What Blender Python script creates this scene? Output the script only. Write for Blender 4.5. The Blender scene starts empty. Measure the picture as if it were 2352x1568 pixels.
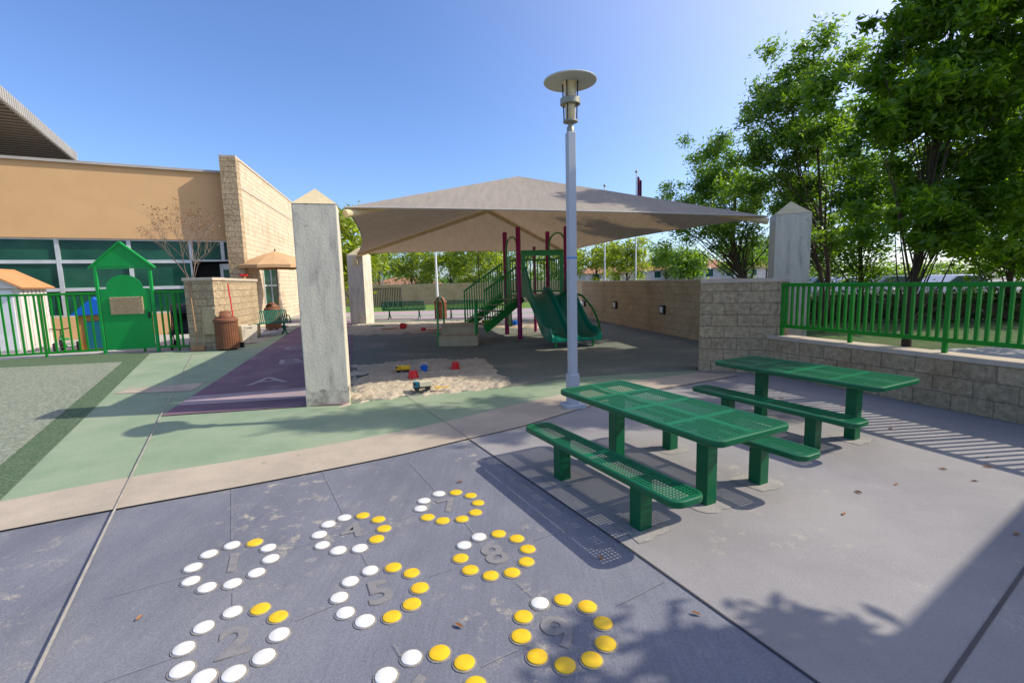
import bpy, bmesh, math, random
import numpy as np
from mathutils import Vector, Matrix, noise
PI=math.pi
sc=bpy.context.scene
COL=sc.collection
# ---------------------------------------------------------------- camera model
W0,H0,F0=2352.0,1568.0,1107.0
HC=1.65; PITCH=math.atan(.1237); ROLL=.0244
cp,sp,cr,sr=math.cos(PITCH),math.sin(PITCH),math.cos(ROLL),math.sin(ROLL)
def ray(px,py):
    dx=(px-W0/2)/F0; dy=(H0/2-py)/F0
    X=dx*cr+dy*sr; v=dy*cr-dx*sr
    return X, cp+v*sp, -sp+v*cp
def G(px,py,z=0.0):
    X,Y,Z=ray(px,py); t=(z-HC)/Z
    return Vector((X*t,Y*t,z))
def V(px,py,Yd):
    X,Y,Z=ray(px,py); t=Yd/Y
    return Vector((X*t,Yd,HC+Z*t))
cam=bpy.data.cameras.new('camera'); co=bpy.data.objects.new('camera',cam); COL.objects.link(co)
R0=Vector((1,0,0)); U0=Vector((0,sp,cp)); Fw=Vector((0,cp,-sp))
up=U0*cr+R0*sr; rt=R0*cr-U0*sr
m=Matrix((rt,up,-Fw)).transposed().to_4x4(); m.translation=Vector((0,0,HC))
co.matrix_world=m
cam.sensor_width=36; cam.lens=F0/W0*36; cam.clip_end=2000; cam.clip_start=.05
sc.camera=co
# ---------------------------------------------------------------- materials
def new_mat(name):
    mt=bpy.data.materials.new(name); mt.use_nodes=True
    nt=mt.node_tree; b=nt.nodes['Principled BSDF']
    return mt,nt,b
def ramp(nt,src,p0,p1):
    r=nt.nodes.new('ShaderNodeMapRange'); r.inputs['From Min'].default_value=p0; r.inputs['From Max'].default_value=p1
    nt.links.new(src,r.inputs['Value']); return r.outputs['Result']
def mixc(nt,fac,a,b,mode='MIX'):
    n=nt.nodes.new('ShaderNodeMix'); n.data_type='RGBA'; n.blend_type=mode
    if isinstance(fac,(int,float)): n.inputs[0].default_value=fac
    else: nt.links.new(fac,n.inputs[0])
    for i,c in ((6,a),(7,b)):
        if isinstance(c,(tuple,list)): n.inputs[i].default_value=(*c[:3],1)
        else: nt.links.new(c,n.inputs[i])
    return n.outputs[2]
def noise_n(nt,vec,scale,detail=5,rough=.6):
    n=nt.nodes.new('ShaderNodeTexNoise'); n.inputs['Scale'].default_value=scale; n.inputs['Detail'].default_value=detail
    n.inputs['Roughness'].default_value=rough; nt.links.new(vec,n.inputs['Vector']); return n.outputs['Fac']
def math_n(nt,op,a,b=None):
    n=nt.nodes.new('ShaderNodeMath'); n.operation=op
    for i,c in enumerate((a,b)):
        if c is None: continue
        if isinstance(c,(int,float)): n.inputs[i].default_value=c
        else: nt.links.new(c,n.inputs[i])
    return n.outputs[0]
def M(name,c1,c2=None,scale=3,rough=.8,bump=0.,bscale=60,stretch=(1,1,1),grain=.12,c3=None,s3=1.,f3=(.55,.7),metallic=0,spec=.4,coat=0,b2=0,c4=None,s4=9,f4=(.6,.68),streak=0,srot=0):
    mt,nt,b=new_mat(name)
    c2=c2 or tuple(x*.85 for x in c1)
    tc=nt.nodes.new('ShaderNodeTexCoord'); mp=nt.nodes.new('ShaderNodeMapping'); mp.inputs['Scale'].default_value=stretch
    nt.links.new(tc.outputs['Object'],mp.inputs['Vector']); vec=mp.outputs['Vector']
    f=ramp(nt,noise_n(nt,vec,scale),.36,.64); c=mixc(nt,f,c1,c2)
    if c3:
        f=ramp(nt,noise_n(nt,vec,s3,7,.65),*f3); c=mixc(nt,f,c,c3)
    if c4:
        f=ramp(nt,noise_n(nt,tc.outputs['Object'],s4,8,.75),*f4); g2=ramp(nt,noise_n(nt,tc.outputs['Object'],.8,3),.48,.62)
        c=mixc(nt,math_n(nt,'MULTIPLY',f,g2),c,c4)
    if streak:
        m2=nt.nodes.new('ShaderNodeMapping'); m2.inputs['Rotation'].default_value=(0,0,srot); m2.inputs['Scale'].default_value=(40,1.2,1)
        nt.links.new(tc.outputs['Object'],m2.inputs['Vector']); f=ramp(nt,noise_n(nt,m2.outputs['Vector'],1.5,4),.3,.7)
        c=mixc(nt,1.,c,mixc(nt,f,(1-streak,)*3,(1+streak,)*3),'MULTIPLY')
    g=noise_n(nt,tc.outputs['Object'],bscale,3,.7)
    if grain:
        gr=ramp(nt,g,.3,.7)
        gc=mixc(nt,gr,(1-grain,)*3,(1+grain*.6,)*3); c=mixc(nt,1.,c,gc,'MULTIPLY')
    nt.links.new(c,b.inputs['Base Color'])
    b.inputs['Roughness'].default_value=rough; b.inputs['Metallic'].default_value=metallic
    b.inputs['Specular IOR Level'].default_value=spec; b.inputs['Coat Weight'].default_value=coat
    if bump:
        bn=nt.nodes.new('ShaderNodeBump'); bn.inputs['Strength'].default_value=bump; bn.inputs['Distance'].default_value=.02
        h=g
        if b2: h=math_n(nt,'ADD',g,math_n(nt,'MULTIPLY',noise_n(nt,vec,bscale/8,4),b2))
        nt.links.new(h,bn.inputs['Height']); nt.links.new(bn.outputs['Normal'],b.inputs['Normal'])
    return mt
def block_mat(name,c1,c2,mortar,bw=.4,bh=.2,bump=.6,rough=.9,msize=.007,nb=18,noff=.5,var=(.66,1.16)):
    mt,nt,b=new_mat(name)
    tc=nt.nodes.new('ShaderNodeTexCoord'); s=nt.nodes.new('ShaderNodeSeparateXYZ'); nt.links.new(tc.outputs['Object'],s.inputs[0])
    u=math_n(nt,'ADD',s.outputs[0],s.outputs[1]); cb=nt.nodes.new('ShaderNodeCombineXYZ')
    nt.links.new(u,cb.inputs[0]); nt.links.new(s.outputs[2],cb.inputs[1])
    br=nt.nodes.new('ShaderNodeTexBrick'); nt.links.new(cb.outputs[0],br.inputs['Vector'])
    br.inputs['Scale'].default_value=1; br.inputs['Brick Width'].default_value=bw; br.inputs['Row Height'].default_value=bh
    br.inputs['Mortar Size'].default_value=msize; br.inputs['Mortar Smooth'].default_value=.3; br.inputs['Bias'].default_value=0
    br.offset=noff
    br.inputs['Color1'].default_value=(*c1,1); br.inputs['Color2'].default_value=(*c2,1); br.inputs['Mortar'].default_value=(*mortar,1)
    n=noise_n(nt,tc.outputs['Object'],nb,6,.7); f=ramp(nt,n,.32,.68)
    c=mixc(nt,1.,br.outputs['Color'],mixc(nt,f,(var[0],)*3,(var[1],var[1]*.985,var[1]*.96)),'MULTIPLY')
    n2=noise_n(nt,tc.outputs['Object'],1.3,5,.6); c=mixc(nt,ramp(nt,n2,.5,.75),c,mixc(nt,1.,c,(.76,.7,.62),'MULTIPLY'))
    nt.links.new(c,b.inputs['Base Color']); b.inputs['Roughness'].default_value=rough; b.inputs['Specular IOR Level'].default_value=.15
    bn=nt.nodes.new('ShaderNodeBump'); bn.inputs['Strength'].default_value=bump; bn.inputs['Distance'].default_value=.04
    h=math_n(nt,'SUBTRACT',n,math_n(nt,'MULTIPLY',br.outputs['Fac'],.8))
    nt.links.new(h,bn.inputs['Height']); nt.links.new(bn.outputs['Normal'],b.inputs['Normal'])
    return mt
def leaf_mat(name,c1,c2,c3,tr=.45):
    mt,nt,b=new_mat(name)
    g=nt.nodes.new('ShaderNodeNewGeometry')
    tc=nt.nodes.new('ShaderNodeTexCoord')
    c=mixc(nt,g.outputs['Random Per Island'],c1,c2)
    c=mixc(nt,ramp(nt,noise_n(nt,tc.outputs['Object'],.9,3),.5,.7),c,c3)
    nt.links.new(c,b.inputs['Base Color']); b.inputs['Roughness'].default_value=.4; b.inputs['Specular IOR Level'].default_value=.5
    t=nt.nodes.new('ShaderNodeBsdfTranslucent'); nt.links.new(mixc(nt,1.,c,(2.4,2.4,.4),'MULTIPLY'),t.inputs['Color'])
    ms=nt.nodes.new('ShaderNodeMixShader'); ms.inputs[0].default_value=tr
    out=nt.nodes['Material Output']
    nt.links.new(b.outputs[0],ms.inputs[1]); nt.links.new(t.outputs[0],ms.inputs[2]); nt.links.new(ms.outputs[0],out.inputs['Surface'])
    return mt
def perf_mat(name,col,p=.026,r=.27,Lp=.45,strip=.026,mid=.02,oy=0):
    mt,nt,b=new_mat(name)
    b.inputs['Base Color'].default_value=(*col,1); b.inputs['Roughness'].default_value=.42; b.inputs['Specular IOR Level'].default_value=.25
    tc=nt.nodes.new('ShaderNodeTexCoord'); s=nt.nodes.new('ShaderNodeSeparateXYZ'); nt.links.new(tc.outputs['Object'],s.inputs[0])
    x,y=s.outputs[0],s.outputs[1]
    def cell(v): return math_n(nt,'SUBTRACT',math_n(nt,'FRACT',math_n(nt,'DIVIDE',v,p)),.5)
    u=cell(x); v=cell(y)
    d=math_n(nt,'SQRT',math_n(nt,'ADD',math_n(nt,'MULTIPLY',u,u),math_n(nt,'MULTIPLY',v,v)))
    hole=math_n(nt,'LESS_THAN',d,r)
    sx=math_n(nt,'ABSOLUTE',math_n(nt,'SUBTRACT',math_n(nt,'FRACT',math_n(nt,'ADD',math_n(nt,'DIVIDE',x,Lp),.5)),.5))
    msk=math_n(nt,'GREATER_THAN',sx,strip/Lp)
    if mid: msk=math_n(nt,'MULTIPLY',msk,math_n(nt,'GREATER_THAN',math_n(nt,'ABSOLUTE',y),mid))
    hole=math_n(nt,'MULTIPLY',hole,msk)
    edge=math_n(nt,'MULTIPLY',math_n(nt,'LESS_THAN',d,r+.13),msk); c=mixc(nt,edge,col,tuple(q*.22 for q in col)); nt.links.new(c,b.inputs['Base Color'])
    t=nt.nodes.new('ShaderNodeBsdfTransparent'); ms=nt.nodes.new('ShaderNodeMixShader')
    nt.links.new(hole,ms.inputs[0]); nt.links.new(b.outputs[0],ms.inputs[1]); nt.links.new(t.outputs[0],ms.inputs[2])
    nt.links.new(ms.outputs[0],nt.nodes['Material Output'].inputs['Surface'])
    return mt
MT={}
MT['patio']=M('patio',(.20,.20,.225),(.145,.148,.172),1.3,.85,.25,90,grain=.2,c3=(.28,.27,.27),s3=.7,f3=(.48,.78),stretch=(1.,.5,1),c4=(.46,.40,.30),s4=7,f4=(.54,.64),streak=.07,srot=.35)
MT['patio2']=M('patio_light',(.33,.305,.285),(.27,.25,.24),1.1,.85,.2,90,grain=.12,c3=(.22,.207,.207),s3=.6,f3=(.48,.78),c4=(.46,.40,.32),s4=6,f4=(.55,.67))
MT['green_conc']=M('green_concrete',(.225,.30,.18),(.29,.35,.22),1.2,.85,.2,90,c3=(.37,.375,.265),s3=.8,f3=(.5,.8),c4=(.42,.39,.29),s4=8)
MT['beige_conc']=M('beige_concrete',(.50,.41,.30),(.42,.345,.255),2,.85,.25,90,c3=(.34,.285,.22),s3=1.3,f3=(.5,.8),c4=(.27,.235,.19),s4=12)
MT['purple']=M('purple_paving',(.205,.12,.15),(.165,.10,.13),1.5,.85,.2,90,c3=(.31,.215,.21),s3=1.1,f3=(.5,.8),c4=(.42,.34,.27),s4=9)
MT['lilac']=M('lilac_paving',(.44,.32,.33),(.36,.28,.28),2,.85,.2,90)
MT['rubber_light']=M('rubber_light',(.36,.36,.26),(.15,.19,.13),26,.95,.5,60,grain=.5,c3=(.34,.34,.25),s3=.6,f3=(.55,.9))
MT['rubber_dark']=M('rubber_dark',(.065,.125,.055),(.13,.17,.09),30,.95,.5,60,grain=.5)
MT['play_rubber']=M('play_rubber',(.145,.17,.135),(.22,.225,.18),22,.95,.5,80,grain=.45,c3=(.42,.36,.26),s3=.5,f3=(.50,.78))
MT['sand']=M('sand',(.60,.50,.355),(.50,.41,.285),5,.95,.7,70,grain=.25,b2=2.5)
MT['ground']=M('ground',(.34,.31,.27),(.28,.26,.23),.5,.95,.3,30)
MT['grass']=M('grass',(.05,.10,.02),(.09,.15,.03),3,.95,.8,80,grain=.5,c3=(.12,.12,.045),s3=.5)
MT['lawn']=M('lawn',(.14,.24,.03),(.10,.19,.025),3,.95,.8,80,grain=.4)
MT['asphalt']=M('asphalt',(.18,.175,.17),(.22,.215,.21),.6,.9,.3,60)
MT['walk']=M('walk',(.5,.47,.42),(.44,.41,.37),1,.9,.2,60)
MT['joint_light']=M('joint_light',(.47,.41,.32),(.34,.30,.24),8,.9)
MT['joint_faint']=M('joint_faint',(.30,.28,.26),(.19,.185,.19),12,.9)
MT['joint_dark']=M('joint_dark',(.10,.09,.085),None,4,.9)
MT['stucco']=M('tan_stucco',(.68,.41,.19),(.64,.385,.178),.8,.9,.4,120,grain=.05,c3=(.60,.36,.165),s3=.5,f3=(.45,.8))
MT['stucco2']=M('cream_stucco',(.62,.52,.38),None,.8,.9,.3,90)
MT['block']=block_mat('split_block',(.60,.45,.27),(.49,.37,.225),(.38,.30,.20),bump=1.0,nb=13,var=(.55,1.2))
MT['block_light']=block_mat('pale_block',(.78,.61,.42),(.70,.54,.37),(.56,.44,.32),bump=.8,nb=14)
MT['block_smooth']=block_mat('smooth_block',(.60,.455,.28),(.52,.40,.245),(.36,.285,.19),bump=.4,nb=20)
MT['cap']=M('wall_cap',(.60,.48,.34),(.50,.41,.30),4,.9,.3,60)
MT['pillar']=M('weathered_concrete',(.70,.625,.47),(.59,.53,.41),3,.9,.25,40,stretch=(3,3,.7),c3=(.40,.36,.28),s3=3.2,f3=(.54,.72),grain=.08,b2=.6,c4=(.18,.16,.12),s4=10,f4=(.56,.64))
MT['pillar_cap']=M('pillar_cap',(.70,.56,.31),(.61,.49,.28),4,.9,.2,50)
MT['dirt']=M('damp_concrete',(.27,.24,.18),(.44,.40,.31),9,.95,.2,50,c3=(.58,.52,.40),s3=5,f3=(.45,.6))
MT['tgreen']=M('dark_green_enamel',(.002,.12,.044),(.002,.105,.038),2,.36,grain=.0,spec=.35)
MT['bgreen']=M('bench_green_enamel',(.004,.12,.07),(.004,.10,.06),2,.55,grain=.0,spec=.25)
MT['perf_t']=perf_mat('perforated_green_table',(.002,.15,.055))
MT['perf_b']=perf_mat('perforated_green_bench',(.002,.15,.055),mid=0,Lp=.9)
MT['fgreen']=M('bright_green_enamel',(.004,.23,.012),(.003,.20,.010),3,.4,grain=0,spec=.3)
MT['ggreen']=M('gate_green',(.006,.32,.055),(.006,.29,.045),2,.45,grain=.03,spec=.3)
MT['pgreen']=M('play_green',(.012,.30,.05),None,2,.35,grain=0,coat=.2)
MT['slide']=M('slide_plastic',(.002,.17,.105),(.003,.19,.12),2,.3,grain=.02,coat=.15)
MT['maroon']=M('magenta_enamel',(.36,.008,.13),(.30,.008,.11),2,.4,grain=0,coat=.2)
MT['tan_plastic']=M('tan_steps',(.54,.42,.25),(.45,.36,.21),4,.8,.2,80)
MT['lamp_paint']=M('grey_paint',(.46,.475,.50),(.42,.435,.46),2,.5,grain=.03)
MT['lamp_disc']=M('lamp_disc',(.55,.55,.46),(.48,.49,.42),3,.5,grain=.03)
MT['lamp_metal']=M('lamp_bronze',(.36,.34,.26),(.3,.28,.21),5,.5,metallic=.3,grain=.03)
MT['lamp_glass']=M('amber_glass',(.72,.58,.30),(.58,.46,.22),5,.2,grain=0)
MT['tape']=M('blue_tape',(.05,.25,.6),None,3,.6,grain=0)
MT['white_dot']=M('white_tile',(.82,.79,.73),(.72,.69,.62),14,.35,grain=.05,coat=.1)
MT['yellow_dot']=M('yellow_tile',(.88,.56,.012),(.80,.47,.012),14,.35,grain=.05,coat=.1)
MT['mortar']=M('sandy_mortar',(.36,.31,.25),(.20,.185,.17),30,.95,.4,120)
MT['numeral']=M('numeral_grey',(.255,.235,.225),(.20,.188,.185),20,.9)
MT['letter']=M('letter_grey',(.40,.34,.33),(.32,.27,.27),10,.9)
MT['white']=M('white_paint',(.78,.78,.76),None,3,.5,grain=.02)
MT['mull']=M('silver_frame',(.62,.64,.62),None,3,.4,metallic=.3,grain=0)
MT['glass']=M('dark_green_glass',(.008,.06,.038),(.022,.105,.065),.6,.12,grain=0,spec=.25)
MT['dark']=M('dark_interior',(.02,.022,.022),None,3,.9,grain=0)
MT['black']=M('black_paint',(.015,.015,.016),None,3,.5,grain=0)
MT['soffit']=M('grey_soffit',(.20,.16,.125),(.18,.145,.11),1,.7,grain=.02)
MT['fascia']=M('fascia_metal',(.44,.40,.34),None,1,.5,grain=.02)
MT['rust']=M('brown_slats',(.25,.095,.04),(.2,.075,.032),4,.6,.1,60)
MT['umb']=M('tan_umbrella',(.60,.36,.17),(.53,.32,.15),2,.9,grain=.05)
MT['orange_roof']=M('orange_shed_roof',(.60,.28,.11),None,2,.8,.1,30)
MT['shed_white']=M('shed_white',(.74,.67,.58),(.66,.6,.53),3,.6,grain=.04)
MT['blue']=M('blue_plastic',(.01,.14,.6),None,2,.4,grain=0)
MT['red']=M('red_plastic',(.65,.01,.012),None,2,.35,grain=0)
MT['yellow']=M('yellow_plastic',(.8,.48,.01),None,2,.35,grain=0)
MT['orange']=M('orange_plastic',(.6,.26,.07),None,2,.4,grain=0)
MT['cream']=M('cream_plastic',(.7,.62,.42),None,2,.4,grain=0)
MT['teal']=M('teal_plastic',(.01,.14,.2),None,2,.4,grain=0)
MT['wood']=M('wood_handle',(.4,.22,.1),None,5,.7,stretch=(1,1,.1))
MT['bark']=M('bark',(.12,.08,.05),(.07,.05,.033),8,.95,.8,40,stretch=(2,2,.4))
MT['bark_pale']=M('pale_bark',(.28,.21,.15),(.22,.16,.11),8,.95,.4,40,stretch=(2,2,.4))
MT['leafA']=leaf_mat('leaf_broad',(.07,.155,.012),(.19,.29,.025),(.05,.115,.012),.5)
MT['leafB']=leaf_mat('leaf_fine',(.075,.15,.028),(.155,.24,.042),(.05,.11,.022),.5)
MT['leafC']=leaf_mat('leaf_yellow_green',(.17,.23,.03),(.27,.31,.055),(.11,.17,.025),.5)
MT['leafD']=leaf_mat('leaf_autumn',(.22,.09,.045),(.16,.10,.05),(.2,.06,.03),.3)
MT['hedge']=leaf_mat('leaf_hedge',(.025,.06,.014),(.05,.10,.022),(.02,.045,.012),.3)
MT['dry']=M('dry_leaf',(.36,.15,.04),(.24,.10,.035),30,.8)
MT['plaque']=M('sand_plaque',(.52,.41,.22),(.43,.33,.18),20,.9)
MT['terra']=M('terracotta_roof',(.42,.20,.10),(.34,.16,.08),8,.9,.3,20)
MT['house']=M('pale_house',(.66,.62,.56),None,1,.9,grain=.02)
MT['carw']=M('car_paint_white',(.7,.7,.7),None,2,.25,grain=0,coat=1)
MT['carr']=M('car_paint_dark',(.05,.06,.08),None,2,.25,grain=0,coat=1)
MT['tyre']=M('tyre_rubber',(.02,.02,.02),None,3,.9,grain=0)
MT['skyflag']=M('flag_cloth',(.05,.05,.12),(.35,.03,.04),3,.9)
MT['patch']=M('cement_patch',(.40,.365,.32),(.33,.30,.27),6,.95,.3,80,c3=(.29,.265,.25),s3=4,f3=(.45,.6))
mt,nt,b=new_mat('shade_fabric')
tc=nt.nodes.new('ShaderNodeTexCoord')
mp=nt.nodes.new('ShaderNodeMapping'); mp.inputs['Scale'].default_value=(1,.06,.3); nt.links.new(tc.outputs['Object'],mp.inputs['Vector'])
f=ramp(nt,noise_n(nt,mp.outputs['Vector'],14,4),.35,.65); c=mixc(nt,f,(.43,.37,.30),(.365,.315,.26))
nt.links.new(c,b.inputs['Base Color']); b.inputs['Roughness'].default_value=.9; b.inputs['Specular IOR Level'].default_value=.1
t=nt.nodes.new('ShaderNodeBsdfTranslucent'); nt.links.new(mixc(nt,1.,c,(.85,.68,.50),'MULTIPLY'),t.inputs['Color'])
ms=nt.nodes.new('ShaderNodeMixShader'); ms.inputs[0].default_value=.24
nt.links.new(b.outputs[0],ms.inputs[1]); nt.links.new(t.outputs[0],ms.inputs[2]); nt.links.new(ms.outputs[0],nt.nodes['Material Output'].inputs['Surface'])
MT['fab']=mt
# ---------------------------------------------------------------- mesh builder
ORG={}
class MB:
    def __init__(s): s.v=[]; s.f=[]
    def add(s,vs,fs):
        o=len(s.v); s.v+= [Vector(p) for p in vs]; s.f+=[tuple(i+o for i in q) for q in fs]; return s
    def box(s,c,sz,rz=0,rot=None):
        hx,hy,hz=sz[0]/2,sz[1]/2,sz[2]/2
        R=rot if rot is not None else Matrix.Rotation(rz,3,'Z'); c=Vector(c)
        vs=[c+R@Vector((x*hx,y*hy,z*hz)) for z in(-1,1) for x,y in((-1,-1),(1,-1),(1,1),(-1,1))]
        return s.add(vs,[(3,2,1,0),(4,5,6,7),(0,1,5,4),(1,2,6,5),(2,3,7,6),(3,0,4,7)])
    def bar(s,p0,p1,w,h=None,upv=(0,0,1)):
        p0,p1=Vector(p0),Vector(p1); h=h or w; d=(p1-p0); L=d.length; d.normalize()
        u=Vector(upv); 
        if abs(d.dot(u))>.98: u=Vector((0,1,0))
        a=d.cross(u).normalized(); b_=a.cross(d)
        R=Matrix((d,a,b_)).transposed()
        return s.box((p0+p1)/2,(L,w,h),rot=R)
    def extr(s,pts,vec):
        n=len(pts); vec=Vector(vec); vs=[Vector(p) for p in pts]+[Vector(p)+vec for p in pts]
        fs=[tuple(range(n-1,-1,-1)),tuple(range(n,2*n))]+[(i,(i+1)%n,n+(i+1)%n,n+i) for i in range(n)]
        return s.add(vs,fs)
    def tube(s,pts,r,n=8,cap=True):
        pts=[Vector(p) for p in pts]; k=len(pts)
        rs=r if isinstance(r,(list,tuple)) else [r]*k
        vs=[];prev=None
        for i,p in enumerate(pts):
            d=(pts[min(i+1,k-1)]-pts[max(i-1,0)]).normalized()
            if prev is None:
                a=d.cross(Vector((0,0,1)) if abs(d.z)<.9 else Vector((1,0,0))).normalized()
            else:
                a=(prev-d*prev.dot(d)).normalized()
            prev=a; b_=d.cross(a)
            vs+=[p+(a*math.cos(2*PI*j/n)+b_*math.sin(2*PI*j/n))*rs[i] for j in range(n)]
        fs=[(i*n+j,i*n+(j+1)%n,(i+1)*n+(j+1)%n,(i+1)*n+j) for i in range(k-1) for j in range(n)]
        if cap: fs+=[tuple(range(n-1,-1,-1)),tuple((k-1)*n+j for j in range(n))]
        return s.add(vs,fs)
    def lathe(s,prof,n=24,c=(0,0,0),ry=1):
        c=Vector(c); k=len(prof)
        vs=[c+Vector((r*math.cos(2*PI*j/n),ry*r*math.sin(2*PI*j/n),z)) for r,z in prof for j in range(n)]
        fs=[(i*n+j,i*n+(j+1)%n,(i+1)*n+(j+1)%n,(i+1)*n+j) for i in range(k-1) for j in range(n)]
        fs+=[tuple(range(n-1,-1,-1)),tuple((k-1)*n+j for j in range(n))]
        return s.add(vs,fs)
    def sweep(s,rings,closed=True,cap=True):
        n=len(rings[0]); k=len(rings); vs=[p for r in rings for p in r]
        e=n if closed else n-1
        fs=[(i*n+j,i*n+(j+1)%n,(i+1)*n+(j+1)%n,(i+1)*n+j) for i in range(k-1) for j in range(e)]
        if cap and closed: fs+=[tuple(range(n-1,-1,-1)),tuple((k-1)*n+j for j in range(n))]
        return s.add(vs,fs)
    def build(s,name,mat,parent=None,smooth=False,bevel=0,world=False,loc=None,rz=0):
        me=bpy.data.meshes.new(name)
        off=Vector((0,0,0))
        if world and parent is not None: off=ORG.get(parent.name,off)
        me.from_pydata([p-off for p in s.v],[],s.f); me.update()
        bm=bmesh.new(); bm.from_mesh(me); bmesh.ops.recalc_face_normals(bm,faces=bm.faces); bm.to_mesh(me); bm.free()
        if smooth:
            me.polygons.foreach_set('use_smooth',[True]*len(me.polygons))
            try: me.set_sharp_from_angle(angle=math.radians(40))
            except Exception: pass
        o=bpy.data.objects.new(name,me); COL.objects.link(o); me.materials.append(MT[mat] if isinstance(mat,str) else mat)
        if parent is not None: o.parent=parent; ORG[o.name]=off
        if loc is not None: o.location=loc
        o.rotation_euler.z=rz
        if bevel:
            bv=o.modifiers.new('bevel','BEVEL'); bv.width=bevel; bv.segments=2; bv.limit_method='ANGLE'
        return o
def tag(o,label,cat,group=None):
    o['label']=label; o['category']=cat
    if group: o['group']=group
    return o
def thing(name,label,cat,loc=(0,0,0),rz=0,group=None):
    o=bpy.data.objects.new(name,None); COL.objects.link(o); o.location=loc; o.rotation_euler.z=rz; o.empty_display_size=.2
    ORG[o.name]=Vector(loc)
    return tag(o,label,cat,group)
def struct(o): o['kind']='structure'; return o
def copy_tree(o,parent=None):
    c=o.copy(); COL.objects.link(c); c.parent=parent
    for ch in list(o.children): copy_tree(ch,c)
    return c
def catmull(pts,n=8):
    P=[Vector(p) for p in pts]; P=[P[0]*2-P[1]]+P+[P[-1]*2-P[-2]]; out=[]
    for i in range(1,len(P)-2):
        for k in range(n):
            t=k/n; a,b_,c,d=P[i-1:i+3]
            out.append(.5*((2*b_)+(c-a)*t+(2*a-5*b_+4*c-d)*t*t+(3*b_-a-3*c+d)*t**3))
    out.append(P[-2]); return out
def sheet(name,pts,z,mat):
    mb=MB(); mb.add([(p[0],p[1],z) for p in pts],[tuple(range(len(pts)))])
    o=mb.build(name,mat); 
    if o.data.polygons[0].normal.z<0: o.data.flip_normals()
    return struct(o)
def g(*pp): return [G(x,y) for x,y in pp]
# ---------------------------------------------------------------- ground
N=64
sheet('ground',[(500*math.cos(2*PI*i/N),500*math.sin(2*PI*i/N)) for i in range(N)],-.02,'ground')
sheet('patio_paving',[(-14,-5),(9,-5),(7.2,2.0),(5.57,5.03),(4.6,8.1),(3.4,8.6)]+g((1420,850),(808,900),(400,1000))+[(-14,6)],-.003,'patio')
sheet('light_patio_paving',g((1075,1007),(1460,1270),(1880,1568),(2000,1650))+[(3.0,-4.9),(8.8,-4.9),(7.1,2.0),(5.56,5.03),(4.6,8.05),(3.4,8.5)]+g((1420,855),(1250,900)),.001,'patio2')
bt=catmull(g((-260,1205),(0,1155),(300,1098),(560,1057),(800,1015),(1000,975),(1190,930),(1300,905),(1420,882),(1600,857)))
bb=catmull(g((1700,862),(1600,880),(1480,902),(1340,938),(1200,980),(1080,1008),(900,1050),(600,1110),(300,1165),(0,1222),(-260,1275)))
gt=catmull(g((808,927),(960,908),(1180,888),(1300,870),(1420,860),(1604,850)))
green=[Vector(p) for p in g((-120,1268))]+g((345,812),(440,804),(590,790),(690,748),(780,740),(830,800),(808,927))+gt[1:]+bt[::-1][1:-8]
sheet('green_paving',green,.005,'green_conc')
sheet('beige_paving_band',bt+bb,.013,'beige_conc')
A_,B_=G(345,812),G(0,1150); ext=B_+(B_-A_)*.6
sheet('rubber_surfacing_border',[A_,ext,(-14,ext.y-1),(-24,7),(-19,10.5),G(0,828),G(240,812)],.009,'rubber_dark')
C_,D_=G(282,832),G(0,1072); ext2=D_+(D_-C_)*.6
sheet('rubber_surfacing',[C_,ext2,(-14,ext2.y-1.5),(-23,7),(-17.5,10.2),G(0,846)],.0135,'rubber_light')
sheet('yard_paving',[(-26,9)]+g((0,828),(240,812),(440,804))+[(-8.3,13.2),(-8.7,16.5),(-9,19),(-10,24),(-24,24)],-.008,'walk')
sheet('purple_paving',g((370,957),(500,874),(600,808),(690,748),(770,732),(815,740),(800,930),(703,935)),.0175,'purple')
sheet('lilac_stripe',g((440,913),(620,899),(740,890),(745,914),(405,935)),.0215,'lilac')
sheet('beige_stripe',g((262,905),(300,893),(400,885),(472,879),(440,899),(330,903)),.0115,'beige_conc')
sheet('play_surface',g((795,790),(800,740),(860,733),(1330,733))+[(4.0,18),(5.2,12.4),(5.9,9.4),(4.4,8.6)]+g((1604,851))+gt[::-1],.009,'play_rubber')
sheet('back_purple_path',[(-13,22.2),(4,22.2),(4,30),(-16,30)],-.004,'lilac')
sheet('back_green_strip',[(-14,25),(4,25),(4,26.3),(-14,26.3)],0,'green_conc')
sheet('back_lawn',[(-18,30),(4,30),(4,39),(-22,39)],-.002,'lawn')
sheet('right_lawn',[(6.4,3.6),(5.6,5.6),(4.9,8.5),(6,9.6),(5.2,13),(3.9,19),(4,26),(30,26),(40,10),(40,2)],-.012,'grass')
sheet('right_walk',[(8.1,8.6),(10.2,8.4),(14,5.5),(16,7),(11,10.4),(9,10.2)],-.006,'walk')
sheet('parking_lot',[(9,25),(60,18),(90,40),(60,60),(10,60)],0,'asphalt')
sheet('back_parking_lot',[(-40,40),(9.5,40),(9,70),(-40,70)],.004,'asphalt')
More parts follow.
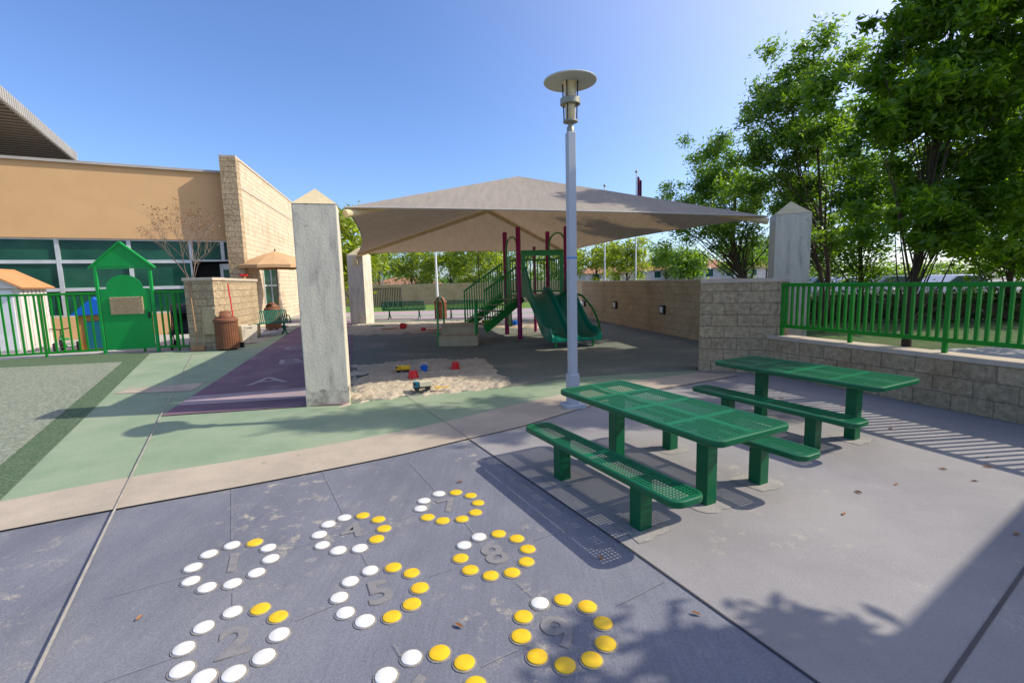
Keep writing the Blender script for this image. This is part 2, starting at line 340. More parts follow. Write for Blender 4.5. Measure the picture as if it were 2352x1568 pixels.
def sand_patch(name,poly,amp,cell,seed,edge=.13,wid=.25):
    xs=[p.x for p in poly]; ys=[p.y for p in poly]; x0,x1,y0,y1=min(xs),max(xs),min(ys),max(ys)
    def sd(x,y):
        ins=False; dm=9; n=len(poly)
        for i in range(n):
            a=poly[i]; b_=poly[(i+1)%n]
            if (a.y>y)!=(b_.y>y) and x<(b_.x-a.x)*(y-a.y)/(b_.y-a.y)+a.x: ins=not ins
            ex,ey=b_.x-a.x,b_.y-a.y; t=max(0,min(1,((x-a.x)*ex+(y-a.y)*ey)/(ex*ex+ey*ey+1e-9)))
            dm=min(dm,math.hypot(x-a.x-t*ex,y-a.y-t*ey))
        return dm if ins else -dm
    nx=int((x1-x0)/cell)+3; ny=int((y1-y0)/cell)+3; vs=[];fs=[];D=[]
    for j in range(ny):
        for i in range(nx):
            x=x0-cell+i*cell; y=y0-cell+j*cell; d=sd(x,y)+edge*noise.noise(Vector((x*3,y*3,seed)))+edge*.5*noise.noise(Vector((x*11,y*11,seed)))
            k=max(0,min(1,(d+.02)/wid)); k=k*k*(3-2*k)
            fine=noise.noise(Vector((x*17,y*17,seed)))
            h=-.010+k*(.030+amp*(.5+.5*noise.noise(Vector((x*2.2,y*2.2,seed))))+amp*.65*abs(noise.noise(Vector((x*7,y*7,seed+3))))+amp*.4*fine)+.010*fine*(1-k)
            vs.append((x,y,h)); D.append(d)
    for j in range(ny-1):
        for i in range(nx-1):
            q=(j*nx+i,j*nx+i+1,(j+1)*nx+i+1,(j+1)*nx+i)
            if max(D[a] for a in q)>-.05: fs.append(q)
    o=MB().add(vs,fs).build(name,'sand',smooth=False)
    o.data.polygons.foreach_set('use_smooth',[True]*len(o.data.polygons))
    struct(o)
sand_patch('sand',g((780,936),(810,928),(960,912),(1185,889),(1172,866),(1120,822),(1060,826),(960,826),(800,842)),.06,.026,1.,.26,.4)
sand_patch('sand_back',g((780,772),(900,769),(1000,764),(1110,752),(1240,756),(1290,742),(1100,738),(860,742),(800,748)),.06,.09,5.,.5,.5)
def strip(name,pts,w,z,mat):
    P=[Vector(p) for p in pts]; L=[];R=[]
    for i,p in enumerate(P):
        d=(P[min(i+1,len(P)-1)]-P[max(i-1,0)]); d.z=0; d.normalize(); q=Vector((-d.y,d.x,0))*w/2
        L.append((p.x+q.x,p.y+q.y,z)); R.append((p.x-q.x,p.y-q.y,z))
    n=len(P); o=MB().add(L+R,[(i,i+1,n+i+1,n+i) for i in range(n-1)]).build(name,mat)
    return struct(o)
strip('paving_joint',g((40,1650),(80,1568),(270,1165),(370,957),(445,812)),.015,.0255,'joint_light')
strip('paving_joint',g((935,909),(1080,1010)),.010,.0255,'joint_light')
strip('paving_joint',g((1080,1010),(1460,1270),(1880,1568),(2000,1650)),.009,.0055,'joint_dark')
strip('paving_joint',g((2400,1240),(2352,1310),(2175,1568),(2120,1650)),.018,.0055,'joint_dark')
for L in [((533,1120),(533,1240)),((537,1360),(537,1400)),((740,1080),(790,1180)),((832,1270),(848,1300)),((905,1480),(930,1520)),((940,1060),(1000,1125)),((1070,1200),(1092,1228)),((1185,1335),(1235,1380)),
          ((240,1375),(430,1322)),((650,1265),(730,1243)),((910,1195),(960,1180)),((200,1580),(400,1510)),((680,1425),(770,1390)),((985,1325),(1040,1305)),((1230,1240),(1300,1215)),((1110,1530),(1190,1492)),((1420,1390),(1530,1335))]:
    strip('paving_joint',g(*L),.0035,.0055,'joint_faint')
# ---------------------------------------------------------------- number rings
def text_mesh(s,size,ext,off=.0):
    cu=bpy.data.curves.new('t','FONT'); cu.body=s; cu.size=size; cu.extrude=ext; cu.offset=off; cu.align_x='CENTER'; cu.align_y='CENTER'; cu.resolution_u=8
    ob=bpy.data.objects.new('t',cu); COL.objects.link(ob); dg=bpy.context.evaluated_depsgraph_get(); dg.update()
    me=bpy.data.meshes.new_from_object(ob.evaluated_get(dg)); bpy.data.objects.remove(ob); return me
rings={
'1':((534,1293),[(533,1252),(585,1246),(616,1258),(622,1283),(589,1315),(534,1340),(475,1349),(438,1334),(443,1303),(480,1272)],'wywwwwwwww'),
'2':((537,1475),[(534,1405),(598,1398),(639,1416),(641,1457),(606,1508),(537,1547),(468,1556),(418,1538),(422,1489),(468,1440)],'wyywwwwwww'),
'4':((809,1218),[(791,1189),(833,1184),(869,1193),(882,1214),(865,1238),(826,1259),(777,1264),(740,1252),(733,1228),(754,1204)],'wyyyywwwww'),
'5':((872,1360),[(850,1310),(903,1303),(945,1316),(964,1350),(946,1387),(900,1416),(838,1426),(793,1407),(779,1372),(804,1335)],'wyyyyywwww'),
'7':((1030,1160),[(1008,1134),(1047,1131),(1081,1138),(1098,1155),(1092,1177),(1061,1192),(1017,1196),(982,1188),(966,1168),(974,1150)],'wyyyyyyyww'),
'8':((1137,1273),[(1100,1233),(1145,1226),(1187,1237),(1212,1261),(1209,1290),(1176,1315),(1127,1322),(1080,1309),(1058,1282),(1066,1252)],'wyyyyyyyyw'),
'9':((1287,1452),[(1240,1385),(1293,1377),(1349,1393),(1385,1431),(1391,1478),(1359,1515),(1298,1528),(1234,1508),(1197,1461),(1202,1416)],'wyyyyyyyyy')}
ctr={k:G(*v[0]) for k,v in rings.items()}
rowd=(ctr['7']-ctr['1']); row_ang=math.atan2(rowd.y,rowd.x)
disc_me={}
def ring(k,c,pts,colors):
    t=thing('number_ring','ring of '+{'1':'nine white and one yellow','2':'eight white and two yellow','4':'six white and four yellow','5':'five white and five yellow','6':'four white and six yellow','7':'three white and seven yellow','8':'two white and eight yellow','9':'one white and nine yellow'}[k]+' round paving discs about numeral '+k,'paving game',(c.x,c.y,0),group='numbered disc rings set in the grey paving')
    for p,cl in zip(pts,colors):
        key=cl
        if key not in disc_me:
            o=MB().lathe([(.0465,-.002),(.0465,.003),(.0445,.0062),(.036,.0088),(.022,.0104),(.006,.0108)],22).build('disc','white_dot' if cl=='w' else 'yellow_dot',t,smooth=True)
            mo=MB().lathe([(.0555,-.002),(.0545,.0012),(.0468,.0016)],20).build('mortar_ring','mortar',o)
            disc_me[key]=(o.data,mo.data)
        else:
            o=bpy.data.objects.new('disc',disc_me[key][0]); COL.objects.link(o); o.parent=t
            mo=bpy.data.objects.new('mortar_ring',disc_me[key][1]); COL.objects.link(mo); mo.parent=o
        o.location=(p.x-c.x,p.y-c.y,0); o.rotation_euler.z=random.random()*6; s_=random.uniform(.97,1.04); o.scale=(s_,s_,1)
    pl=text_mesh(k,.29,.001,.008); pl.materials.append(MT['mortar'])
    o=bpy.data.objects.new('numeral_edge',pl); COL.objects.link(o); o.parent=t; o.location=(0,0,-.0005); o.rotation_euler.z=row_ang-.08
    me=text_mesh(k,.29,.001,.005); me.materials.append(MT['numeral'])
    o=bpy.data.objects.new('numeral',me); COL.objects.link(o); o.parent=t; o.location=(0,0,.0012); o.rotation_euler.z=row_ang-.08
random.seed(3)
for k,(c,pts,cl) in rings.items(): ring(k,ctr[k],g(*pts),cl)
c6=ctr['5']+ctr['9']-ctr['8']; off=G(945,1510)-(G(*rings['9'][1][0])-ctr['9']+c6)
ring('6',c6+off,[G(*p)-ctr['9']+c6+off for p in rings['9'][1]],'wyyyyyywww')
ang=math.atan2(*(lambda v:(v.y,v.x))(G(690,800)-G(620,880)))-PI/2
for ch,px in (('A',(616,877)),('B',(666,832)),('C',(682,801))):
    me=text_mesh(ch,1.0,.001,.002); me.materials.append(MT['letter'])
    o=bpy.data.objects.new('letter_marking',me); COL.objects.link(o); o.location=G(*px)+Vector((0,0,.023)); o.rotation_euler.z=ang+.1
    tag(o,'pale letter %s painted on the purple paving beside the near left pillar'%ch,'letter')
# ---------------------------------------------------------------- picnic tables
def rr(L,Wd,r,n=6):
    out=[]
    for cx,cy,a0 in((L/2-r,Wd/2-r,0),(-L/2+r,Wd/2-r,PI/2),(-L/2+r,-Wd/2+r,PI),(L/2-r,-Wd/2+r,3*PI/2)):
        for k in range(n+1):
            a=a0+PI/2*k/n; out.append((cx+r*math.cos(a),cy+r*math.sin(a)))
    return out
def slab(t,L,Wd,r,z,perf,topname):
    inn=rr(L-.07,Wd-.07,r-.03)
    MB().add([(x,y,z-.004) for x,y in inn],[tuple(range(len(inn)))]).build(topname,perf,t)
    prof=[(.036,-.004),(.03,0),(.012,0),(.003,-.006),(0,-.022),(.003,-.042),(.014,-.050),(.03,-.050),(.036,-.03)]
    rings_=[]
    base=rr(L,Wd,r)
    for d,dz in prof: rings_.append([Vector((x,y,z+dz)) for x,y in rr(L-2*d,Wd-2*d,max(r-d,.01))])
    n=len(base); vs=[p for R in rings_ for p in R]; k=len(rings_)
    fs=[(i*n+j,i*n+(j+1)%n,((i+1)%k)*n+(j+1)%n,((i+1)%k)*n+j) for i in range(k) for j in range(n)]
    MB().add(vs,fs).build('rim','tgreen',t,smooth=True)
def table(loc,rz,label):
    t=thing('picnic_table',label,'table',loc,rz,'green picnic tables on the patio')
    slab(t,1.80,.77,.09,.64,'perf_t','tabletop')
    for s in(-1,1):
        MB().box((s*.5,0,.30),(.105,.105,.60)).build('post','tgreen',t,bevel=.006)
        MB().box((s*.5,0,.603),(.06,.62,.022)).build('support_bar','tgreen',t)
    MB().box((0,0,.603),(1.66,.03,.02)).build('under_rail','tgreen',t)
    return t
def pbench(loc,rz,label):
    t=thing('picnic_bench',label,'bench',loc,rz,'green picnic benches beside the tables')
    slab(t,1.80,.27,.08,.37,'perf_b','seat')
    for s in(-1,1):
        MB().box((s*.47,0,.165),(.105,.105,.33)).build('post','tgreen',t,bevel=.006)
        MB().box((s*.47,0,.335),(.06,.2,.02)).build('support_bar','tgreen',t)
    return t
la=math.atan2(-.885,.465)
dl=Vector((math.cos(la),math.sin(la),0)); ds=Vector((-dl.y,dl.x,0))
c1=Vector((1.17,3.83,0)); c2=Vector((3.17,5.14,0))
table(c1,la,'nearest green perforated picnic table, in front of the lamp post')
table(c2,la,'farther green perforated picnic table, close to the low block wall')
pbench(c1-ds*.66+dl*.06,la,'long green perforated bench on the near left side of the nearest table')
pbench(c1+ds*.64,la,'green perforated bench half hidden behind the nearest table')
pbench(c2-ds*.62,la,'green perforated bench between the two picnic tables, beside the farther table')
random.seed(5)
for c,offs in((c1-ds*.66+dl*.06,.47),(c1,.5),(c1+ds*.64,.47),(c2,.5),(c2-ds*.62,.47)):
    for s in(-1,1):
        p=c+dl*s*offs; L=[]
        for k in range(16):
            a=la+2*PI*k/16; r=(.14+.03*random.random()); q=max(abs(math.cos(a-la)),abs(math.sin(a-la)))
            L.append((p.x+r*math.cos(a)/q**.8,p.y+r*math.sin(a)/q**.8))
        sheet('cement_patch',L,.0045,'patch')
# ---------------------------------------------------------------- lamp post
lp=G(1316,935)
t=thing('lamp_post','tall pale grey square lamp post with a flat round disc hood','street lamp',(lp.x,lp.y,0),.25)
MB().box((0,0,.03),(.27,.27,.06)).build('base_plate','lamp_paint',t,bevel=.01)
MB().box((0,0,.24),(.14,.14,.42)).build('base_cover','lamp_paint',t,bevel=.01)
MB().box((0,0,1.94),(.103,.103,3.0)).build('pole','lamp_paint',t,bevel=.008)
MB().box((0,0,1.93),(.107,.107,.02)).build('tape_band','tape',t)
MB().lathe([(.045,3.44),(.045,3.50),(.028,3.52),(.028,3.56)],16).build('neck','lamp_metal',t,smooth=True)
MB().lathe([(.05,3.55),(.09,3.56),(.09,3.58),(.065,3.595)],20).build('lower_collar','lamp_metal',t,smooth=True)
MB().lathe([(.055,3.60),(.058,3.61),(.065,3.79),(.055,3.80)],20).build('lantern_glass','lamp_glass',t,smooth=True)
o=MB()
for k in range(4):
    a=PI/4+k*PI/2; o.tube([(.082*math.cos(a),.082*math.sin(a),3.57),(.1*math.cos(a),.1*math.sin(a),4.02)],.008,6)
o.build('guard_rods','black',t)
MB().lathe([(.1,3.76),(.122,3.765),(.122,3.83),(.1,3.835)],24).build('reflector_ring','lamp_metal',t,smooth=True)
MB().lathe([(.07,3.84),(.07,3.99),(.095,4.02)],20).build('upper_housing','lamp_glass',t,smooth=True)
MB().lathe([(.05,4.015),(.315,4.02),(.322,4.030),(.315,4.040),(.12,4.062),(.02,4.070)],40).build('disc_hood','lamp_disc',t,smooth=True)
# ---------------------------------------------------------------- pillars
def pillar(p,w,h,rz,label,cap=True,depth=None):
    t=thing('concrete_pillar',label,'pillar',(p[0],p[1],0),rz,'weathered concrete pillars holding the shade canopy')
    d=depth or w
    MB().box((0,0,h/2),(w,d,h)).build('shaft','pillar',t,bevel=.012)
    if cap:
        mb=MB(); a=w/2+.004; b_=d/2+.004
        mb.add([(-a,-b_,h+.001),(a,-b_,h+.001),(a,b_,h+.001),(-a,b_,h+.001),(0,0,h+w*.44)],[(0,1,4),(1,2,4),(2,3,4),(3,0,4),(3,2,1,0)]).build('pyramid_cap','pillar_cap',t)
    return t
fl,fr=G(705,935),G(803,926.5); dv=(fr-fl); w=dv.length; rz1=math.atan2(dv.y,dv.x); n1=Vector((-dv.y,dv.x,0)).normalized()
pc=(fl+fr)/2+n1*w/2
h1=V(700,466,fl.y).z
P1=pillar(pc,w,h1,rz1,'tall weathered concrete pillar nearest the camera, at the edge of the sand')
random.seed(6); mb=MB(); a=w/2+.003
for s in range(4):
    R=Matrix.Rotation(s*PI/2,3,'Z'); n=16; vs=[]
    for i in range(n+1):
        x=-a+2*a*i/n; vs+= [R@Vector((x,-a,0)),R@Vector((x,-a,.19+.10*noise.noise(Vector((x*6,s*3.1,1)))+.03*random.random()))]
    mb.add(vs,[(2*i,2*i+2,2*i+3,2*i+1) for i in range(n)])
mb.build('damp_foot','dirt',P1)
pr=V(1815,495,9.45); P2=pillar((pr.x,pr.y),.60,pr.z,PI/4+.47,'concrete pillar rising behind the block wall at right')
pf=G(827,746); hp=V(820,585,pf.y).z
P3=pillar((pf.x,pf.y+.4),.72,hp,-.2,'far concrete pillar at the back left corner of the canopy')
MB().box((.05,-.40,hp-.25),(.22,.1,.28)).build('wall_light','pillar_cap',P3)
# ---------------------------------------------------------------- canopy
NL=V(792,476,7.05); NR=V(1765,497,9.2); FL=V(820,583,20.3); FR=V(1302,577,19.9); AN=V(1190,405,10.6); AF=V(1121,478,15.3)
t=thing('shade_canopy','large taupe fabric shade sail with hipped peak over the play area','canopy',((NL.x+FR.x)/2,13,0))
def patch(mb,e0,e1,t0,t1,inw,sag,nu=24,nv=12):
    vs=[]
    for j in range(nv+1):
        v=j/nv
        for i in range(nu+1):
            u=i/nu; e=e0.lerp(e1,u); T=t0.lerp(t1,u); k=4*u*(1-u)
            e=e.lerp(T,inw*k); p=e.lerp(T,v); p=p+Vector((0,0,-sag*k*4*v*(1-v)*.5)); vs.append(p)
    fs=[(j*(nu+1)+i,j*(nu+1)+i+1,(j+1)*(nu+1)+i+1,(j+1)*(nu+1)+i) for j in range(nv) for i in range(nu)]
    mb.add(vs,fs)
for nm_,a in (('near_panel',(NL,NR,AN,AN,.03,.10)),('left_panel',(FL,NL,AF,AN,.06,.2)),('far_panel',(FR,FL,AF,AF,.04,.1)),('right_panel',(NR,FR,AN,AF,.05,.2))):
    mb=MB(); patch(mb,*a); o=mb.build(nm_,'fab',t,world=True)
    o.data.polygons.foreach_set('use_smooth',[True]*len(o.data.polygons))
dz=Vector((0,0,-.09))
for a,b_ in((FL,AF),(FR,AF),(AN,AF),(NL,AN),(NR,AN)):
    MB().tube([a+dz,b_+dz],.06,10).build('rafter','pillar_cap',t,world=True,smooth=True)
for a,b_,inw,T0,T1 in((NL,NR,.03,AN,AN),(FL,NL,.06,AF,AN),(FR,FL,.04,AF,AF),(NR,FR,.05,AN,AF)):
    pts=[a.lerp(b_,i/24).lerp(T0.lerp(T1,i/24),inw*4*(i/24)*(1-i/24)) for i in range(25)]
    MB().tube(pts,.014,6).build('edge_cable','fascia',t,world=True)
pp=thing('steel_column','slim tan steel column at the far right canopy corner','column',(FR.x,FR.y,0))
MB().tube([(0,0,0),(0,0,FR.z-.05)],.09,14).build('shaft','pillar_cap',pp,smooth=True)
MB().lathe([(.2,0),(.2,.03),(.1,.04)],16).build('base_plate','pillar_cap',pp)
# ---------------------------------------------------------------- walls (right)
def wall(name,label,p0,p1,th,h,mat,capm='cap',capo=.02,caph=.06,side=1,cat='wall'):
    p0=Vector((p0[0],p0[1],0)); p1=Vector((p1[0],p1[1],0)); d=p1-p0; L=d.length
    t=thing(name,label,cat,p0,math.atan2(d.y,d.x))
    MB().box((L/2,side*th/2,(h-caph)/2),(L,th,h-caph)).build('masonry',mat,t)
    if capm: MB().box((L/2,side*th/2,h-caph/2),(L+.0,th+2*capo,caph)).build('coping',capm,t,bevel=.008)
    return t
lw0=G(1759,858); lw1=G(2352,976); dd=(lw1-lw0); lwe=lw0+dd*1.45
low=wall('low_block_wall','low split face block wall carrying the green railing at right',lw0,lwe,.3,.66,'block')
pier0=G(1604,852); pier1=pier0+(lw0-pier0)*1.28
tall=wall('block_wall','thick rough block wall end between the play area and picnic tables',pier0,pier1,.42,1.60,'block')
w0=Vector((3.15,21.5,0)); w1=G(1605,783); wd=(w1-w0)
wall('block_wall','long smooth block wall with small wall lights behind the slide',w0,w1+wd*.33,.3,1.60,'block_smooth')
wn=Vector((wd.y,-wd.x,0)).normalized()
if wn.x>0: wn=-wn
for i,(px,py) in enumerate(((1524,711),(1415,700),(1343,697))):
    r=Vector(ray(px,py)); n=wn; o3=Vector((0,0,HC)); s=(w0-o3).dot(n)/r.dot(n); p=o3+r*s
    t=thing('wall_light','small black square light on the long block wall, %s from the right'%('first','second','third')[i],'light',p+wn*.002,math.atan2(wd.y,wd.x),'square lights on the long block wall')
    R=t.rotation_euler.z; q=Matrix.Rotation(-R,3,'Z')@wn
    MB().box(q*.035,(.26,.07,.26)).build('frame','black',t,bevel=.01)
    MB().box(q*.066,(.17,.03,.17)).build('lens','white',t,bevel=.005)
def railing(name,label,p0,p1,z0,z1,sp,mat,posts,pk=.011,group=None,bot=.0,postz=0,rail=.022):
    p0=Vector((p0[0],p0[1],0)); p1=Vector((p1[0],p1[1],0)); d=p1-p0; L=d.length
    t=thing(name,label,'fence',p0,math.atan2(d.y,d.x),group)
    MB().box((L/2,0,z1-rail),(L,rail*2,rail*2)).build('top_rail',mat,t,bevel=.005)
    MB().box((L/2,0,z0+rail),(L,rail*1.6,rail*2)).build('bottom_rail',mat,t,bevel=.005)
    mb=MB(); n=int(L/sp)
    for i in range(1,n):
        mb.box((i*L/n,0,(z0+z1)/2),(pk*2,pk*2,z1-z0-rail*2.2))
    mb.build('pickets',mat,t)
    for x in posts:
        MB().box((x,0,(z1+postz)/2-.004),(.048,.048,z1-postz)).build('post',mat,t,bevel=.005)
    return t
n_=Vector((-dd.y,dd.x,0)).normalized(); 
f0=lw0+n_*.15+dd.normalized()*.12; f1=lwe+n_*.15
railing('metal_railing','bright green picket railing on top of the low block wall',f0,f1,.79,1.52,.095,'fgreen',[.03,1.15,2.3,3.45,4.5],.0165,postz=.64,rail=.028)
# ---------------------------------------------------------------- left fence, gate
gA=G(240,813); gB=G(368,806.5); fe=G(-160,838); fb=G(437,804)
railing('metal_railing','bright green picket fence left of the house shaped gate',fe,gA,.09,1.64,.155,'fgreen',[.05,2.2,4.3,6.0],.018,rail=.028)
railing('metal_railing','short green picket fence between the gate and block pier',gB,fb,.09,1.64,.13,'fgreen',[.5],.018,rail=.028)
gd=(gB-gA); gw=gd.length
t=thing('garden_gate','bright green solid gate with a pointed house shaped frame and tan plaque','gate',gA,math.atan2(gd.y,gd.x))
for x in(.03,gw-.03): MB().box((x,0,1.15),(.07,.07,2.3)).build('gate_post','ggreen',t,bevel=.005)
mb=MB(); mb.extr([(-.06,-.03,2.30),(gw+.06,-.03,2.30),(gw/2,-.03,2.9)],(0,.06,0)); mb.build('gable_panel','ggreen',t)
for s in(-1,1):
    x0=gw/2+s*(gw/2+.1); MB().bar((x0,0,2.26),(gw/2,0,2.93),.12,.04,(0,0,1)).build('gable_trim','ggreen',t)
MB().box((gw/2,0,2.27),(gw,.05,.05)).build('cross_bar','ggreen',t)
L=[(.09,-.02,.1),(gw-.09,-.02,.1),(gw-.09,-.02,1.72)]
cx=gw/2; r=.42
for k in range(0,17):
    a=PI*k/16; L.append((cx+r*math.cos(a),-.02,1.72+.36*math.sin(a)))
L.append((.09,-.02,1.72))
MB().extr(L,(0,.035,0)).build('door_panel','ggreen',t)
pl=MB().box((cx+.02,-.04,1.27),(.76,.03,.46)).build('plaque','plaque',t,bevel=.005)
mb=MB(); random.seed(9)
for r_ in range(8):
    z=1.27-.19+r_*.054; mb.box((cx+.02+(.02 if r_%2 else -.02),-.058,z),(.66,.006,.010)); mb.box((cx+.02+(.33 if r_%2 else -.33)+(.02 if r_%2 else -.02),-.058,z+.025),(.012,.007,.06))
    for q_ in range(5):
        mb.box((cx+.02+random.uniform(-.3,.3),-.058,z+.014),(.010,.0075,.03))
mb.build('maze_lines','wood',pl)
MB().box((gw-.14,-.05,1.0),(.04,.04,.16)).build('latch','black',t)
# ---------------------------------------------------------------- left block pier + wall
q0=G(438,804.5); q1=G(503,803); q2=Vector((-8.75,16.3,0)); 
pd=(q1-q0)
t=thing('block_wall','rough block pier and receding garden wall beside the trash can','wall',q0,math.atan2(pd.y,pd.x))
Lx=pd.length
MB().box((Lx/2,.25,.94),(Lx,.5,1.88)).build('pier','block',t)
MB().box((Lx/2,.25,1.92),(Lx+.06,.56,.08)).build('coping','cap',t,bevel=.01)
Rm=Matrix.Rotation(-math.atan2(pd.y,pd.x),3,'Z'); e0=Rm@(q1-q0); e1=Rm@(q2-q0); ed=(e1-e0); ea=math.atan2(ed.y,ed.x)
o=MB().box((ed.length/2,.15,.94),(ed.length,.3,1.87)).build('garden_wall','block',t); o.location=e0+Vector((-.02,.48,0)); o.rotation_euler.z=ea
o=MB().box((ed.length/2,.15,1.915),(ed.length,.36,.075)).build('coping','cap',t); o.location=e0+Vector((-.02,.50,0)); o.rotation_euler.z=ea
t=thing('flower_pot','small pot of red flowers on the garden wall coping','plant',(q1.x+(q2.x-q1.x)*.75-.16,q1.y+(q2.y-q1.y)*.75+.45,1.955))
MB().lathe([(.05,0),(.065,.08),(.07,.08)],12).build('pot','wood',t)
mb=MB(); random.seed(4)
for k in range(26):
    mb.box((random.uniform(-.09,.09),random.uniform(-.09,.09),.09+random.uniform(0,.05)),(.045,.045,.03),random.random()*3)
mb.build('flowers','red',t)
# ---------------------------------------------------------------- main building (left)
bc=Vector((-10.6,19.5,0)); bd=Vector((-.887,-.463,0)).normalized(); bn=Vector((.463,-.887,0)).normalized()
ba=math.atan2(-bd.y,-bd.x)
Lb=16.0; b0=bc+bd*Lb
t=thing('school_building','tan stucco building with a long band of dark green windows','building',b0,ba)
Z1,Z2=3.53,6.05
MB().box((Lb/2,.3,(Z1+Z2)/2),(Lb,.6,Z2-Z1)).build('upper_wall','stucco',t)
MB().box((Lb/2,.27,Z2+.04),(Lb+.02,.74,.09)).build('parapet_cap','fascia',t)
MB().box((Lb/2,.3,.4),(Lb,.5,.8)).build('lower_wall','stucco',t)
MB().box((Lb/2,1.2,1.8),(Lb,.1,3.3)).build('interior_wall','dark',t)
MB().box((Lb/2,3.5,5.8),(Lb,6.,.2)).build('roof_deck','fascia',t)
def lx(px,py=600):
    r=Vector(ray(px,py)); o3=Vector((0,0,HC)); s=(bc-o3).dot(bn)/r.dot(bn); p=o3+r*s
    return (p-b0).dot(-bd)
xs=[0.2,lx(-420),lx(-150),lx(132),lx(298),lx(440),lx(513),Lb-.02]
zs=[.8,1.75,2.72,Z1]
def win(x0,x1,z0,z1):
    w_=MB()
    for x in(x0+.03,x1-.03): w_.box((x,.16,(z0+z1)/2),(.06,.12,z1-z0))
    for z in(z0+.03,z1-.03): w_.box(((x0+x1)/2,.16,z),(x1-x0-.12,.11,.06))
    f_=w_.build('window','mull',t)
    MB().box(((x0+x1)/2,.19,(z0+z1)/2),(x1-x0-.12,.02,z1-z0-.12)).build('pane','glass',f_)
for i in range(len(xs)-1):
    for j in range(3):
        if i>=5 and j<2: continue
        win(xs[i],xs[i+1],zs[j],zs[j+1])
dx0,dx1=xs[5],Lb-.02
MB().box(((dx0+dx1)/2,.9,1.3),(dx1-dx0,.05,2.7)).build('doorway','dark',t)
dm=dx0+(dx1-dx0)*.72
d_=MB().box((dm,.0,1.35),(.9,.05,2.55),-.7).build('open_door','mull',t)
MB().box((dm,-.03,1.55),(.62,.03,1.7),-.7).build('pane','glass',d_)
pw=.68
k0=bc+bn*pw; kd=Vector((-.24,1,0)).normalized(); kL=14.
t=thing('block_wing','tall pale split face block wall of the building running away from the camera','building',k0,math.atan2(kd.y,kd.x))
hz_=V(541,362,k0.y).z
MB().box((kL/2,.25,hz_/2),(kL,.5,hz_)).build('wall','block_light',t)
MB().box((kL/2,.25,hz_+.04),(kL+.04,.56,.08)).build('coping','cap',t)
MB().box((kL/2+.1,-.01,hz_-.95),(kL-.2,.03,.2)).build('smooth_band','cap',t)
MB().box((.2,.25,hz_/2),(.44,.56,hz_-.02)).build('quoin','block',t)
f_=MB()
wx0,wx1=2.6,5.2
for x in(wx0,(wx0+wx1)/2,wx1): f_.box((x,-.02,1.75),(.06,.07,2.0))
for z in(.75,1.75,2.75): f_.box(((wx0+wx1)/2,-.015,z),(wx1-wx0,.06,.06))
f2=f_.build('window','white',t); MB().box(((wx0+wx1)/2,-.006,1.75),(wx1-wx0,.02,2.0)).build('pane','glass',f2)
r1=V(0,225,17.9); r2=V(175,369,26.4); r2.z=r1.z; e=(r2-r1); r0=r1-e*.6; sd_=Vector((-e.y,e.x,0)).normalized()*9
if sd_.x>0: sd_=-sd_
t=thing('metal_roof','high overhanging roof with ribbed metal fascia above the tan wall','roof',r1)
MB().extr([r0,r2,r2+sd_,r0+sd_],(0,0,.12)).build('soffit','soffit',t,world=True)
mb=MB(); nn=70
for i in range(nn):
    p=r0.lerp(r2,(i+.5)/nn); mb.box((p.x,p.y,p.z+.19),(.12,.16,.46),math.atan2(e.y,e.x))
mb.build('fascia_ribs','fascia',t,world=True)
MB().extr([r0+Vector((0,0,-.03)),r2+Vector((0,0,-.03)),r2+sd_.normalized()*.05+Vector((0,0,-.03)),r0+sd_.normalized()*.05+Vector((0,0,-.03))],(0,0,.45)).build('fascia','fascia',t,world=True)
mb=MB()
for i in range(34):
    p=r0.lerp(r2,(i+.5)/34); mb.bar(p+Vector((0,0,-.02)),p+sd_+Vector((0,0,-.02)),.07,.06)
mb.build('soffit_ribs','soffit',t,world=True)
sd2=sd_*.55
MB().extr([r0+sd2+Vector((0,0,-5.5)),r2+sd2-e*.05+Vector((0,0,-5.5)),r2+sd_-e*.05+Vector((0,0,-5.5)),r0+sd_+Vector((0,0,-5.5))],(0,0,5.48)).build('clerestory_wall','glass',t,world=True)
# ---------------------------------------------------------------- trash cans, benches, umbrella
def can(loc,label,rz=0):
    t=thing('trash_can',label,'trash can',loc,rz,'brown slatted litter bins')
    MB().lathe([(.27,.05),(.29,.06),(.31,.5),(.29,.78)],28).build('liner','rust',t,smooth=True)
    mb=MB()
    for k in range(30):
        a=2*PI*k/30; mb.box((.311*math.cos(a),.311*math.sin(a),.43),(.014,.050,.76),a)
    mb.build('slats','rust',t,bevel=.004)
    MB().lathe([(.30,.80),(.345,.80),(.345,.83),(.30,.84)],28).build('top_band','rust',t,smooth=True)
    mb=MB(); mb.lathe([(.34,.835),(.33,.87),(.27,.90)],28); mb.build('lid_ring','rust',t,smooth=True)
    mb=MB()
    for s in(-1,1):
        R1=[]
        for k in range(9):
            a=PI/2*k/8; R1.append((.26*math.cos(a),.90+.19*math.sin(a)))
        vs=[];n=len(R1)
        for j in range(7):
            b_=s*PI/2+(j/6-.5)*1.5
            for r,z in R1: vs.append((r*math.cos(b_),r*math.sin(b_),z))
        mb.add(vs,[(j*n+i,j*n+i+1,(j+1)*n+i+1,(j+1)*n+i) for j in range(6) for i in range(n-1)])
    mb.lathe([(.16,1.035),(.17,1.05),(.12,1.085),(.02,1.10)],24)
    mb.lathe([(.262,.895),(.262,.93),(.235,.93)],24)
    mb.build('dome_lid','rust',t,smooth=True)
    for a in range(4): MB().box((.2*math.cos(a*PI/2),.2*math.sin(a*PI/2),.025),(.06,.06,.05)).build('foot','black',t)
    MB().lathe([(.02,.91),(.2,.91),(.2,.93),(.02,.93)],16).build('opening','dark',t)
    t.scale=(.88,.88,.97)
    return t
ca=can(G(525,803),'large brown slatted trash can in front of the rough block pier',.5)
